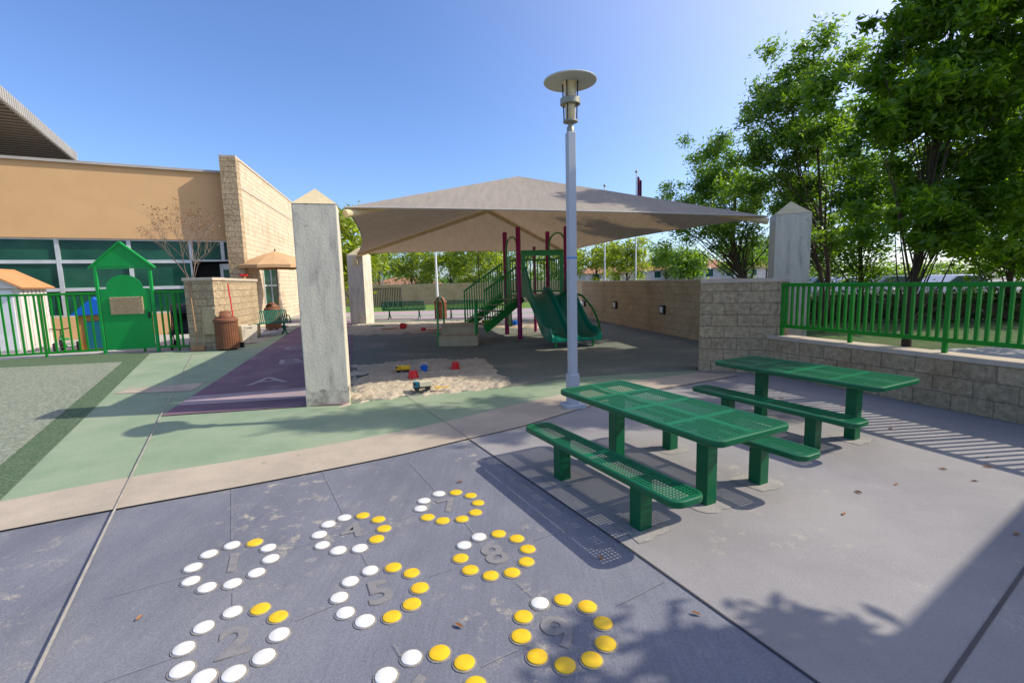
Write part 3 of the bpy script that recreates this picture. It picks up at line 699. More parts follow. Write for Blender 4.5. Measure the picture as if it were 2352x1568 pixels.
def cans(loc,label):
    c=copy_tree(ca); c.location=loc; c['label']=label; c.rotation_euler.z=1.3; return c
cans(G(629,757),'trash can standing behind the small green bench near the umbrella')
cans(G(1013,733),'distant trash can between the two far green benches')
def bench(loc,rz,L,label):
    t=thing('park_bench',label,'bench',loc,rz,'green slatted metal park benches')
    prof=[(.28,.44),(.24,.455),(.1,.43),(-.08,.415),(-.16,.43),(-.2,.5),(-.25,.66),(-.29,.8),(-.33,.84)]
    for nme,pf in(('seat',prof[:5]),('backrest',prof[4:])):
        mb=MB()
        n=int(L/.06)
        for i in range(n+1):
            x=-L/2+i*L/n
            for a,b_ in zip(pf[:-1],pf[1:]): mb.bar((x,-a[0],a[1]),(x,-b_[0],b_[1]),.040,.012)
        for p in (pf[0],pf[-1]): mb.tube([(-L/2,-p[0],p[1]),(L/2,-p[0],p[1])],.018,8)
        mb.build(nme,'bgreen',t)
    for s in(-1,1):
        x=s*L*.36
        MB().tube([(x,-.30,.02),(x,-.18,.1),(x,0,.4),(x,.06,.1),(x,.28,.02)],.028,8).build('leg','bgreen',t,smooth=True)
        MB().tube([(s*L/2,-.18,.45),(s*L/2,-.05,.64),(s*L/2,.2,.66),(s*L/2,.26,.5)],.02,8).build('armrest','bgreen',t,smooth=True)
    return t
bench(G(612,772)+Vector((0,.25,0)),.75,1.35,'small green metal bench in front of the building, facing the canopy')
bench(G(926,733)+Vector((0,.3,0)),PI,2.0,'far green bench left of the distant trash can')
bench(G(1068,731)+Vector((0,.3,0)),PI,1.9,'far green bench right of the distant trash can, behind the stairs')
ub=G(646,752)
t=thing('patio_umbrella','open tan patio umbrella beside the pale block wall','umbrella',(ub.x,ub.y,0))
k=(V(646,576,ub.y).z); hR=1.5
vs=[(0,0,k)]
for ri,(r,z) in enumerate(((.5,k-.17),(1.0,k-.36),(hR,k-.60),(hR+.01,k-.72))):
    for j in range(16):
        a=2*PI*j/16; q=1 if j%2==0 else .93; vs.append((r*q*math.cos(a),r*q*math.sin(a),z+(.0 if j%2==0 else .02)))
fs=[(0,1+j,1+(j+1)%16) for j in range(16)]
for r in range(3): fs+=[(1+r*16+j,1+(r+1)*16+j,1+(r+1)*16+(j+1)%16,1+r*16+(j+1)%16) for j in range(16)]
MB().add(vs,fs).build('canopy','umb',t)
MB().tube([(0,0,0),(0,0,k+.02)],.028,8).build('pole','wood',t)
MB().lathe([(.02,k-.01),(.04,k+.03),(.015,k+.09)],10).build('finial','black',t,smooth=True)
MB().lathe([(.28,0),(.28,.05),(.05,.1)],20).build('base','black',t)
mb=MB()
for j in range(8):
    a=2*PI*j/8; mb.tube([(.03*math.cos(a),.03*math.sin(a),k-.55),(.75*math.cos(a),.75*math.sin(a),k-.33)],.008,5)
mb.build('struts','wood',t)
pb=G(564,789)
t=thing('planter','grey concrete planter box behind the large trash can','planter',(pb.x-.1,pb.y+.25,0),.2)
MB().lathe([(.30,0),(.34,.5),(.34,.54),(.29,.54),(.28,.48)],4).build('box','pillar',t); MB().lathe([(.27,.47),(.01,.49)],12).build('soil','bark',t)
def pole(a,b_,label,mat,head):
    t=thing('broom',label,'broom',(a[0],a[1],0),group='brooms leaning on the block pier')
    a=Vector(a);b_=Vector(b_)
    MB().tube([(0,0,.15),b_-Vector((a.x,a.y,0))],.017,8).build('handle',mat,t)
    MB().box((0,0,.08),(.34,.08,.14),.2).build('bristles',head,t,bevel=.01)
pole((q1.x+.32,q1.y+.35,0),(q1.x+.05,q1.y+.62,1.80),'red handled broom leaning against the block pier','red','black')
pole((q1.x-.42,q1.y-.22,0),(q1.x-.62,q1.y-.02,1.86),'pale wooden broom leaning on the front of the block pier','wood','wood')
t=thing('folded_chair','pale folded plastic chair propped against the pier behind the trash can','chair',(q1.x-.12,q1.y-.12,0),.0)
MB().extr([(-.18,0,.45),(.18,0,.45),(.18,.03,1.1),(.12,.03,1.17),(-.12,.03,1.17),(-.18,.03,1.1)],(0,.03,0)).build('backrest','plaque',t)
for s in(-1,1): MB().tube([(s*.17,-.05,0),(s*.17,.03,1.05)],.014,6).build('leg','plaque',t)
# ---------------------------------------------------------------- yard toys behind fence
sp_=Vector((-14.75,14.0,0))
t=thing('storage_shed','white storage shed with orange gabled roof behind the green fence','shed',sp_,.38)
MB().box((0,0,.92),(1.5,1.5,1.84)).build('wall','shed_white',t)
mb=MB(); mb.extr([(-.84,-.85,1.80),(.84,-.85,1.80),(0,-.85,2.32)],(0,1.7,0)); mb.build('gable_block','shed_white',t)
for s in(-1,1):
    MB().bar((s*.92,0,1.80),(0,0,2.36),1.84,.05,(0,0,1)).build('roof_panel','orange_roof',t)
for s in(-1,1):
    MB().box((s*.33,-.765,.92),(.62,.03,1.7)).build('door','white',t,bevel=.01)
MB().box((.06,-.80,1.0),(.03,.04,.2)).build('handle','black',t)
mb=MB()
for k in range(7): mb.box((.765,-.66+k*.22,.92),(.03,.14,1.74))
mb.build('side_ribs','shed_white',t)
t=thing('playhouse','small plastic playhouse with blue roof and orange walls behind the gate','playhouse',(-12.15,14.3,0),.4)
MB().box((0,0,.5),(.9,.8,1.0)).build('wall','orange',t,bevel=.02)
MB().box((-.1,-.41,.42),(.36,.03,.8)).build('door','teal',t)
MB().box((.3,-.41,.65),(.2,.03,.26)).build('window','dark',t)
mb=MB(); mb.extr([(-.56,-.5,1.0),(.56,-.5,1.0),(0,-.5,1.5)],(0,1.,0)); mb.build('roof','blue',t)
def wheel(mb,c,r,w,ax='x'):
    c=Vector(c); d=Vector((w/2,0,0)) if ax=='x' else Vector((0,w/2,0)); mb.tube([c-d,c+d],r,16)
t=thing('tricycle','small green tricycle with black wheels parked behind the green fence','tricycle',(-12.7,13.6,0),.9)
for c,r in(((0,.38,.2),.2),((-.25,-.3,.14),.14),((.25,-.3,.14),.14)):
    mb=MB(); wheel(mb,c,r,.05); mb.build('wheel','tyre',t)
MB().tube([(0,.38,.2),(0,.34,.5),(0,.3,.6)],.02,6).build('fork','pgreen',t)
MB().tube([(-.22,.26,.64),(0,.3,.6),(.22,.26,.64)],.016,6).build('handlebar','black',t)
MB().tube([(0,.34,.45),(0,.1,.28),(0,-.3,.16)],.026,6).build('frame','pgreen',t)
MB().tube([(-.25,-.3,.14),(.25,-.3,.14)],.015,6).build('axle','black',t)
MB().box((0,-.12,.36),(.2,.24,.05)).build('seat','pgreen',t,bevel=.02)
t=thing('stroller','black folding stroller in the shade behind the short fence','stroller',(-9.45,13.75,0),.5)
for s in(-1,1):
    MB().tube([(s*.22,-.35,.12),(s*.22,.05,.55),(s*.22,.38,1.15)],.018,6).build('frame_tube','black',t)
    MB().tube([(s*.22,.35,.12),(s*.22,.0,.62)],.016,6).build('brace','black',t)
for c in((-.22,-.35,.1),(.22,-.35,.1),(-.22,.35,.1),(.22,.35,.1)):
    mb=MB(); wheel(mb,c,.1,.05); mb.build('wheel','tyre',t)
MB().extr([(-.2,-.2,.4),(-.2,.12,.42),(-.2,.34,1.0),(-.2,.28,1.0),(-.2,.06,.5),(-.2,-.2,.46)],(.4,0,0)).build('seat','black',t)
L=[(-.21,.3+.0,.98)]+[(-.21,.3-.36*math.sin(PI/2*k/6),.98+.28*math.cos(PI/2*k/6)) for k in range(7)]
MB().extr(L,(.42,0,0)).build('hood','black',t)
MB().tube([(-.22,.38,1.15),(.22,.38,1.15)],.018,6).build('handle','black',t)
# ---------------------------------------------------------------- play structure
A=G(1165,768); B=G(1195,779); D=Vector((1.60,13.9,0)); C=Vector((1.18,15.25,0))
HPt=3.17; dk=1.26
cen=(A+B+C+D)/4
t=thing('play_structure','green and magenta climbing structure with twin teal slides under the canopy','play structure',(cen.x,cen.y,0))
for p in(A,B,C,D):
    MB().tube([p,p+Vector((0,0,HPt-.03)),p+Vector((0,0,HPt))],[.07,.07,.045],14).build('post','maroon',t,world=True,smooth=True)
MB().extr([p+Vector((0,0,dk-.06)) for p in(A,B,D,C)],(0,0,.06)).build('deck','tan_plastic',t,world=True)
def hoop(p,q,z0,z1,mat='pgreen',r=.022,n=14,nm_='arch'):
    pts=[p+Vector((0,0,z0))]
    for k in range(n+1):
        a=PI*k/n; pts.append(p.lerp(q,.5-.5*math.cos(a))+Vector((0,0,z1-.3+.3*math.sin(a))))
    pts.append(q+Vector((0,0,z0))); MB().tube(pts,r,8).build(nm_,mat,t,world=True,smooth=True)
hoop(A.lerp(B,.1),A.lerp(B,.9),2.0,2.95,r=.028); hoop(C.lerp(D,.08),C.lerp(D,.92),2.0,3.05,r=.028)
def barrier(p,q,z0,z1,n,mat='pgreen'):
    mb=MB()
    for i in range(n+1):
        x=p.lerp(q,i/n); mb.tube([x+Vector((0,0,z0)),x+Vector((0,0,z1))],.018,6)
    for z in(z0,z1): mb.tube([p+Vector((0,0,z)),q+Vector((0,0,z))],.026,8)
    mb.build('barrier',mat,t,world=True)
barrier(A,C,dk+.08,dk+1.05,12); barrier(C,D,dk+.08,dk+1.05,10)
ent=B.lerp(D,.06); ent2=B.lerp(D,.94); fwd=Vector((.12,-1,0)).normalized()
MB().extr([ent+Vector((0,0,2.36)),ent2+Vector((0,0,2.36)),ent2+Vector((0,0,2.52)),ent+Vector((0,0,2.52))],-fwd*.04).build('entry_header','pgreen',t,world=True)
for p,q in((ent,B.lerp(D,.14)),(B.lerp(D,.86),ent2)):
    MB().extr([p+Vector((0,0,dk)),q+Vector((0,0,dk)),q+Vector((0,0,2.36)),p+Vector((0,0,2.36))],-fwd*.04).build('entry_panel','pgreen',t,world=True)
MB().extr([A+Vector((0,0,.3)),A.lerp(B,.35)+Vector((0,0,.3)),A.lerp(B,.35)+Vector((0,0,2.4)),A+Vector((0,0,2.4))],(.03,0,0)).build('side_panel','pgreen',t,world=True)
for f_ in(.3,.7):
    p=A.lerp(C,f_)+Vector((0,.5,0)); MB().tube([p,p+Vector((0,0,2.75))],.05,10).build('post','maroon',t,world=True,smooth=True)
s0=B.lerp(D,.52)+Vector((0,-.05,0)); s1=Vector((1.60,11.72,0)); sdv=(s1-s0); sl=sdv.length; sdn=sdv.normalized(); sx=Vector((-sdn.y,sdn.x,0))
if sx.x<0: sx=-sx
path=[(0,dk),(.12,dk),(.22,dk-.06),(.38,dk-.30),(.54,dk-.62),(.68,dk-.88),(.80,dk-1.0),(.92,dk-1.02),(1.0,dk-1.04)]
pp_=catmull([Vector((a*sl,0,z)) for a,z in path],5)
def wallh(u):
    if u<.12: return .26+.50*math.sin(PI*min(1,(u+.06)/.18)*.5)
    if u<.38: return .76-.52*((u-.12)/.26)
    if u>.92: return .24-.18*(u-.92)/.08
    return .24
ringsS=[]
for i,p in enumerate(pp_):
    u=p.x/sl; h=wallh(u); wdt=.63
    c0=s0+sdn*p.x+Vector((0,0,p.z)); hc=min(h,.22)
    prof=[(-wdt-.04,-.05),(-wdt-.04,h),(-wdt-.02,h+.025),(-wdt+.015,h),(-wdt+.04,.08),(-wdt+.14,0),(-.15,0),(-.06,.07),(-.025,hc),(.025,hc),(.06,.07),(.15,0),(wdt-.14,0),(wdt-.04,.08),(wdt-.015,h),(wdt+.02,h+.025),(wdt+.04,h),(wdt+.04,-.05)]
    ringsS.append([c0+sx*a+Vector((0,0,b_)) for a,b_ in prof])
MB().sweep(ringsS).build('slide','slide',t,world=True,smooth=True)
for s in(-.5,0,.5):
    p=s0+sdn*(sl*.93)+sx*s; MB().tube([p,p+Vector((0,0,.18))],.03,8).build('slide_support','pgreen',t,world=True)
pc_=G(1053,796)+Vector((0,.55,0))
def wbox(c,sz,nm_,mat,rz=0,bev=.01): return MB().box(c,sz,rz).build(nm_,mat,t,world=True,bevel=bev)
wbox((pc_.x,pc_.y-.2,.14),(1.02,.7,.26),'lower_step','tan_plastic')
wbox((pc_.x-.04,pc_.y+.28,.26),(.92,.55,.50),'upper_step','tan_plastic')
wbox((pc_.x-.04,pc_.y+.27,.525),(.98,.62,.03),'step_tread','tan_plastic')
S=Vector((pc_.x+.38,pc_.y+.45,.42)); E=A.lerp(B,.5)+Vector((0,0,dk-.04)); E.z=dk-.04
std=(E-S); side=Vector((-std.y,std.x,0)).normalized()
for i in range(5):
    p=S.lerp(E,(i+.5)/5); MB().box((p.x,p.y,p.z),(.26,.86,.035),math.atan2(std.y,std.x)).build('stair_tread','tan_plastic',t,world=True)
for s in(-1,1):
    o_=side*.45*s
    MB().bar(S+o_+Vector((0,0,-.05)),E+o_+Vector((0,0,-.05)),.035,.22).build('stringer','pgreen',t,world=True)
    mb=MB(); 
    for k in range(17):
        p=S.lerp(E,k/16)+o_; mb.tube([p,p+Vector((0,0,.98))],.016,6)
    mb.tube([S+o_+Vector((0,0,.0)),S+o_+Vector((0,0,1.0)),E+o_+Vector((0,0,.98))],.027,8); mb.tube([S+o_+Vector((0,0,.12)),E+o_+Vector((0,0,.12))],.018,8)
    mb.build('stair_railing','pgreen',t,world=True)
hl=pc_+Vector((-.52,-.52,0)); hr=pc_+Vector((-.5,.5,0))
hoop(hl,hr,0,1.28,r=.026,nm_='handrail')
hoop(pc_+Vector((.46,-.5,0)),pc_+Vector((.46,.1,0)),0,1.2,r=.026,nm_='handrail')
q=D+Vector((.30,-.1,0)); MB().tube(catmull([q+Vector((-.1,0,1.25)),q+Vector((.12,-.1,1.2)),q+Vector((.38,-.3,.85)),q+Vector((.52,-.5,.45)),q+Vector((.55,-.6,0))],5),.03,8).build('climbing_bar','fgreen',t,world=True,smooth=True)
# ---------------------------------------------------------------- sand toys
def bucket(px,py,r,h,mat,label,tilt=0,flip=False):
    p=G(px,py); t=thing('bucket',label,'bucket',(p.x,p.y,.04),0,'plastic sand buckets'); t.rotation_euler=(tilt,tilt*.4,.3)
    pr=[(r*.72,0),(r,h),(r*1.07,h),(r*1.07,h-.02)] if not flip else [(r*1.07,0),(r*1.07,.02),(r,.02),(r*.72,h)]
    MB().lathe(pr,16).build('body',mat,t,smooth=True)
    MB().tube([(r*math.cos(a),.0,(h if not flip else .02)+r*.9*math.sin(a)*(1 if not flip else .05)) for a in [PI*k/10 for k in range(11)]],.006,5).build('handle','white',t)
bucket(1046,855,.085,.16,'red','red plastic bucket upside down at the right of the near sand',.1,True)
bucket(950,874,.09,.14,'red','red plastic bucket in the middle of the near sand',-.1,True)
bucket(975,859,.07,.12,'blue','small blue plastic bucket between two red ones')
def truck(loc,rz,s,bodym,cabm,label,bed=True):
    t=thing('toy_truck',label,'toy truck',loc,rz,'toy trucks on the sand'); t.scale=(s,s,s)
    MB().box((0,0,.16),(.80,.30,.06)).build('chassis','black',t)
    MB().box((-.28,0,.31),(.24,.30,.26)).build('cab',cabm,t,bevel=.03)
    MB().box((-.345,0,.36),(.12,.31,.11)).build('window','dark',t)
    MB().extr([(-.12,-.17,.2),(.42,-.17,.2),(.46,-.17,.45),(-.14,-.17,.45)],(0,.34,0)).build('bed',bodym,t,bevel=.02)
    for x in(-.26,.26):
        for y in(-.17,.17):
            mb=MB(); wheel(mb,(x,y,.1),.10,.07,'y'); mb.build('wheel','tyre',t)
truck(G(926,862)+Vector((0,0,.05)),.15,.30,'yellow','yellow','yellow toy dump truck at the back of the near sand')
truck(G(970,903)+Vector((0,0,.045)),.35,.32,'cream','teal','teal and cream toy truck at the front edge of the sand')
def scoop(px,py,mat,label,s=1,rz=0):
    p=G(px,py); t=thing('toy_shovel',label,'toy shovel',(p.x,p.y,.07),rz,'small sand toys'); t.scale=(s,s,s)
    MB().tube([(0,0,0),(.16,0,.01)],.011,6).build('handle',mat,t)
    MB().extr([(-.13,-.03,.01),(-.11,-.055,.012),(0,-.045,0),(0,.045,0),(-.11,.055,.012),(-.13,.03,.01)],(0,0,.012)).build('blade',mat,t)
scoop(1014,900,'yellow','yellow toy shovel at the front edge of the near sand',.8,.4)
scoop(833,872,'black','black toy shovel on the sand beside the near pillar',1,1.)
for px,py,mt_,w_ in((866,753,'pgreen','green toy shovel on the back sand near the far pillar'),(893,760,'orange','orange toy shovel on the back sand'),(1000,763,'red','red toy shovel near the transfer steps')):
    scoop(px,py,mt_,w_,2.0,.6)
bucket(925,758,.13,.17,'red','red bucket lying on the back sand left of the steps',.5)
bucket(973,762,.10,.12,'red','small red bucket on the back sand close to the steps',.1,True)
bucket(1183,750,.15,.18,'blue','blue bucket behind the magenta play posts',.1,True)
truck(G(1122,753)+Vector((0,0,.05)),.2,.55,'yellow','yellow','yellow toy truck behind the play stairs')
# ---------------------------------------------------------------- foliage
def leaf_mesh(cs,rs,n,size,seed,flat=.75):
    rng=np.random.default_rng(seed); cs=np.array(cs); rs=np.array(rs); k=len(cs)
    pr_=rs**2.2; pr_/=pr_.sum()
    idx=rng.choice(k,n,p=pr_); d=rng.normal(size=(n,3)); d/=np.linalg.norm(d,axis=1)[:,None]
    rad=rng.random(n)**.5*(1+.28*rng.normal(size=n)); p=cs[idx]+d*(rs[idx]*rad)[:,None]*np.array([1,1,flat])
    a=rng.normal(size=(n,3)); a[:,2]=a[:,2]*.6-.4; a/=np.linalg.norm(a,axis=1)[:,None]
    nrm=rng.normal(size=(n,3))*.7+np.array([.45,-.35,.7]); b_=np.cross(nrm,a); b_/=np.linalg.norm(b_,axis=1)[:,None]
    s=size*(.6+.8*rng.random(n))[:,None]
    v=np.empty((n,4,3)); v[:,0]=p-a*s*.5; v[:,1]=p+b_*s*.18; v[:,2]=p+a*s*.5; v[:,3]=p-b_*s*.18
    return v.reshape(-1,3)
def mesh_np(name,v,mat,parent,off):
    n=len(v)//4; me=bpy.data.meshes.new(name); me.vertices.add(len(v)); me.vertices.foreach_set('co',(v-np.array(off)).astype(np.float32).ravel())
    me.loops.add(n*4); me.loops.foreach_set('vertex_index',np.arange(n*4,dtype=np.int32)); me.polygons.add(n)
    me.polygons.foreach_set('loop_start',np.arange(0,n*4,4,dtype=np.int32)); me.polygons.foreach_set('loop_total',np.full(n,4,dtype=np.int32))
    me.update(); me.validate(); me.materials.append(MT[mat]); o=bpy.data.objects.new(name,me); COL.objects.link(o); o.parent=parent; return o
def tree(name,label,base,c,rad,nc,nl,ls,mat,seed,tr=.11,bark='bark',cl=(.35,.65),group=None,lean=0,cat='tree',forks=1,limb=.45,extra=()):
    rng=random.Random(seed); base=Vector((base[0],base[1],0)); t=thing(name,label,cat,base,0,group); c=Vector(c)
    cs=[];rs=[]
    while len(cs)<nc:
        d=Vector((rng.gauss(0,1),rng.gauss(0,1),rng.gauss(0,1))).normalized(); q=rng.random()**.4
        q*=.85+.55*noise.noise(d*2.1+Vector((seed,0,0)))
        tap=1-.28*max(0,d.z)
        p=c+Vector((d.x*rad[0]*q*tap,d.y*rad[1]*q*tap,d.z*rad[2]*q)); cs.append(p); rs.append(rng.uniform(*cl))
    for ec,er,en in extra:
        for _ in range(en):
            d=Vector((rng.gauss(0,1),rng.gauss(0,1),rng.gauss(0,1))).normalized()*rng.random()**.4
            cs.append(Vector(ec)+Vector((d.x*er[0],d.y*er[1],d.z*er[2]))); rs.append(rng.uniform(cl[0],(cl[0]+cl[1])/2))
    mb=MB(); top=c+Vector((0,0,rad[2]*.55)); 
    for fk in range(forks):
        o_=Vector((rng.uniform(-.6,.6),rng.uniform(-.4,.4),0))*(1 if forks>1 else 0)
        mid=base.lerp(top,.45)+o_*1.2+Vector((lean,0,0)); pts=catmull([base+o_*.1,base+o_*.5+Vector((lean*.3,0,(c.z-rad[2])*.7)),mid,top+o_*1.8],6)
        n=len(pts); mb.tube(pts,[tr*(1-.8*i/n)/(1 if forks==1 else 1.3) for i in range(n)],9)
        for i,p in enumerate(cs):
            if i%forks!=fk or rng.random()>limb: continue
            k=int(n*max(.25,min(.95,(p.z-.6-base.z)/(top.z+.01)*.85))); k=min(n-1,max(1,k)); s_=pts[k]
            r0_=tr*(1-.8*k/n)*.3
            m_=s_.lerp(p,.5)+Vector((rng.uniform(-.15,.15),rng.uniform(-.15,.15),-.1))
            mb.tube([s_,m_,p],[r0_,r0_*.6,r0_*.2],5,cap=False)
    mb.build('trunk',bark,t,world=True,smooth=True)
    if nl: mesh_np('crown',leaf_mesh(cs,rs,nl,ls,seed),mat,t,base)
    return t
tree('tree','large leafy tree behind the green railing, its trunk seen through the bars',(8.85,10.7),(9.4,10.7,5.9),(2.6,1.5,4.6),190,52000,.175,'leafA',11,.10,cl=(.2,.52),limb=.2,extra=[((9.3,10.3,2.8),(2.5,.9,.8),36)])
tree('tree','dense leafy tree at the right edge of the picture',(12.1,9.6),(12.0,9.6,5.2),(2.3,1.6,4.5),130,34000,.185,'leafA',12,.10,cl=(.22,.55),limb=.2,extra=[((11.6,9.3,2.7),(2.3,.9,.8),34)])
tree('tree','airy tree with several dark stems between the large tree and the canopy',(9.0,13.9),(8.2,14.2,5.7),(2.4,1.7,3.4),120,30000,.13,'leafB',13,.10,cl=(.2,.5),forks=2,limb=.35,extra=[((9.2,13.8,2.9),(1.6,.9,.7),14)])
tree('tree','spreading tree behind the block wall, right of the canopy edge',(9.7,20),(8.6,20.2,4.8),(3.3,2.4,3.1),110,26000,.15,'leafB',14,.17,cl=(.25,.62),lean=-.5,forks=2,limb=.4)
tree('tree','dark full tree behind the airy multi stemmed tree',(14.2,19.5),(13.6,19.5,4.6),(3.4,2.5,4.0),90,22000,.20,'leafB',15,.13,cl=(.5,.95),limb=.2)
tree('tree','tall dark tree filling the gap behind the large leafy tree',(16.5,16.0),(16.5,16.0,4.9),(3.8,2.5,4.4),100,22000,.23,'leafA',16,.12,cl=(.5,1.0),limb=.15,extra=[((16,15.8,2.6),(3.2,1,.9),20)])
tree('tree','low branched tree behind the right railing, beyond the lawn',(21,17.5),(21,17.5,4.4),(3.8,2.5,4.0),80,15000,.27,'leafA',19,.12,cl=(.6,1.1),limb=.2,extra=[((20.5,17,2.6),(3.2,1,.9),20)])
tree('tree','tree beyond the right edge casting dappled shade over the patio',(10.6,7.0),(10.1,6.9,7.9),(2.6,1.0,2.2),36,7500,.17,'leafA',17,.12,cl=(.28,.45))
tree('tree','small tree beside the patio casting leaf shadow by the number nine',(5.6,1.5),(5.15,2.15,3.3),(.75,.6,.6),26,2600,.14,'leafA',18,.06,cl=(.15,.28))
bt_=[(812,24,5.3,1.6,'leafC'),(870,50,6.6,3.2,'leafB'),(945,46,5.6,2.8,'leafC'),(1035,44,6.2,3.0,'leafC'),(1100,40,6.4,2.8,'leafC'),(1150,52,7.0,3.4,'leafB'),(1205,46,11.2,3.2,'leafB'),(1370,48,6.4,3.0,'leafC'),(1440,44,6.0,2.4,'leafC'),(1530,50,5.5,2.6,'leafB'),(1585,38,4.2,1.6,'leafB'),(1700,46,5.2,2.6,'leafB'),(1290,50,6.5,3.,'leafC'),(1760,60,8.,4.,'leafB'),(790,60,8.,4.,'leafB')]
wh=['beside the block wing corner','at the far left behind the dark gate','left of the pale flag free pole','above the far left bench','above the far right bench','behind the play stairs','tallest, its top just over the canopy peak','right of the lamp post','between the two flagpoles','behind the white house','small and round before the white house','behind the spreading tree trunk','behind the lamp post','at the far right behind the block wall','far behind the left pillar']
for i,(px,Y,top,r,mm) in enumerate(bt_):
    p=V(px,640,Y); hh=top-1.2
    tree('tree','distant %s tree %s'%({'leafC':'yellow green','leafB':'dark green'}[mm],wh[i]),(p.x,p.y),(p.x,p.y,1.2+hh/2),(r,r,hh/2),34,4200,.32,mm,30+i,.14,cl=(.5,1.1),group='distant trees beyond the yard')
rng=np.random.default_rng(77); cs=[];rs=[]
for i in range(300):
    x=-110+260*i/300; h=3.2+1.6*noise.noise(Vector((x*.06,0,0)))+.9*noise.noise(Vector((x*.3,5,0)))
    for j in range(3): cs.append((x+rng.normal()*.6,92+rng.normal()*2,h*(.25+.3*j))); rs.append(1.5)
o=mesh_np('distant_woodland',leaf_mesh(cs,rs,34000,.75,78,.9),'leafB',None,(0,0,0)); o['kind']='stuff'; tag(o,'far line of trees along the horizon','trees')
def bare(base,h,label):
    rng=random.Random(8); t=thing('young_tree',label,'tree',base); mb=MB(); tips=[]
    def br(p,d,l,r,dep):
        q=p+d*l; mb.tube([p,p.lerp(q,.5)+Vector((rng.uniform(-.03,.03),)*3),q],[r,r*.8,r*.6],5,cap=False)
        if dep==0: tips.append(q); return
        for _ in range(3 if dep<4 else 4):
            nd=(d+Vector((rng.uniform(-.7,.7),rng.uniform(-.7,.7),rng.uniform(-.05,.5)))).normalized(); br(q,nd,l*rng.uniform(.6,.85),r*.55,dep-1)
    mb.tube([(0,0,0),(.02,0,h*.4)],[.04,.03],7)
    for _ in range(5):
        br(Vector((.02,0,h*(.36+.05*rng.random()))),Vector((rng.uniform(-.6,.6),rng.uniform(-.5,.5),1)).normalized(),h*.17,.019,4)
    mb.build('trunk','bark_pale',t)
    mesh_np('crown',leaf_mesh([tuple(p) for p in tips],[.09]*len(tips),650,.07,3),'leafD',t,(0,0,0))
tb=V(434,640,16.2); bare((tb.x,tb.y,0),4.75,'young bare tree with sparse reddish leaves before the tan building')
def hedge(name,label,p0,p1,w_,h,n,seed):
    p0=Vector(p0);p1=Vector(p1); t=thing(name,label,'hedge',(p0.x,p0.y,0)); rng=np.random.default_rng(seed); k=int((p1-p0).length/.4)
    cs=[];rs=[]
    for i in range(k):
        for j in range(2):
            p=p0.lerp(p1,(i+.5)/k); cs.append((p.x+rng.normal()*.1,p.y+rng.normal()*.15,h*(.3+.42*j))); rs.append(w_*.55)
    mesh_np('foliage',leaf_mesh(cs,rs,n,.14,seed,1),'hedge',t,(p0.x,p0.y,0))
    MB().bar((p0.x,p0.y,h*.4),(p1.x,p1.y,h*.4),w_*.5,h*.6).build('stems','bark',t,world=True)
hedge('hedge','clipped dark hedge beyond the green railing',(8.6,17.4,0),(27,13.2,0),.8,.85,20000,50)
hedge('hedge','low hedge along the far parking lot at right',(12,24.5,0),(40,17.5,0),.9,.9,9000,51)
hedge('hedge','rounded hedge growing behind the far block wall',(-16,40.5,0),(6,40.5,0),1.4,2.0,12000,52)
# ---------------------------------------------------------------- far wall, gate, poles, flag, houses, cars
wall('block_wall','far block wall across the back of the yard',(-22,39.2),(6,39.2),.3,1.65,'block_smooth')
railing('metal_gate','black barred gate in front of the far block wall',V(851,690,34),V(922,690,34),.1,1.42,.12,'black',[.03,1.1,2.15],.02)
def fpole(px,topy,Y,label,flag=False,r=.07):
    p=V(px,topy,Y); b_=V(px,645,Y); t=thing('flagpole' if topy<560 else 'light_pole',label,'pole',(b_.x,b_.y,0))
    MB().tube([(0,0,0),(0,0,p.z)],[r,r*.6],10).build('pole','white',t,smooth=True)
    MB().lathe([(.02,p.z),(.12,p.z+.1),(.1,p.z+.2),(.02,p.z+.24)],10).build('finial','lamp_metal',t,smooth=True)
    if flag:
        vs=[];n=10
        for i in range(n+1):
            for j in range(2): vs.append((.08+i*.035+.03*math.sin(i*1.3)*j,.10*math.sin(i*1.1),p.z-.15-j*1.9-i*.05))
        MB().add(vs,[(2*i,2*i+1,2*i+3,2*i+2) for i in range(n)]).build('flag','skyflag',t)
fpole(1460,398,42,'tall flagpole with a dark limp flag beyond the canopy',True)
fpole(1389,430,42,'flagpole without a flag, its tip just over the canopy edge')
fpole(1003,560,33,'white pole standing beyond the far benches',r=.1)
fpole(879,600,45,'thin white pole behind the dark gate',r=.06)
def house(px0,px1,topy,Y,label,d=10,storeys=2,seed=0):
    a=V(px0,640,Y); b_=V(px1,640,Y); h=V((px0+px1)/2,topy,Y).z; w_=b_.x-a.x
    t=thing('house',label,'house',(a.x,Y,0))
    MB().box((w_/2,d/2,(h-.9)/2),(w_,d,h-.9)).build('wall','house',t)
    mb=MB(); e=.5; z=h-.9
    mb.add([(-e,-e,z),(w_+e,-e,z),(w_+e,d+e,z),(-e,d+e,z),(w_*.25,d/2,h+.3),(w_*.75,d/2,h+.3)],[(0,1,5,4),(1,2,5),(2,3,4,5),(3,0,4),(3,2,1,0)]); mb.build('roof','terra',t)
    n=max(2,int(w_/2.2))
    for i in range(n):
        for j in range(storeys):
            x=(i+.5)*w_/n; zz=(h-.9)*(j+.55)/storeys
            f_=MB().box((x,-.03,zz),(1.15,.06,1.15)).build('window','white',t); MB().box((x,-.05,zz),(.95,.06,.95)).build('pane','glass',f_)
house(1605,1700,598,62,'white house with terracotta roof seen over the block wall')
house(1345,1440,612,66,'pale house partly hidden by yellow green trees')
house(1450,1570,606,72,'long pale house between the flagpole and the round tree')
house(1710,1830,600,75,'pale house at the far right behind the tree trunks')
house(850,990,640,75,'low pale house far behind the dark gate',storeys=1)
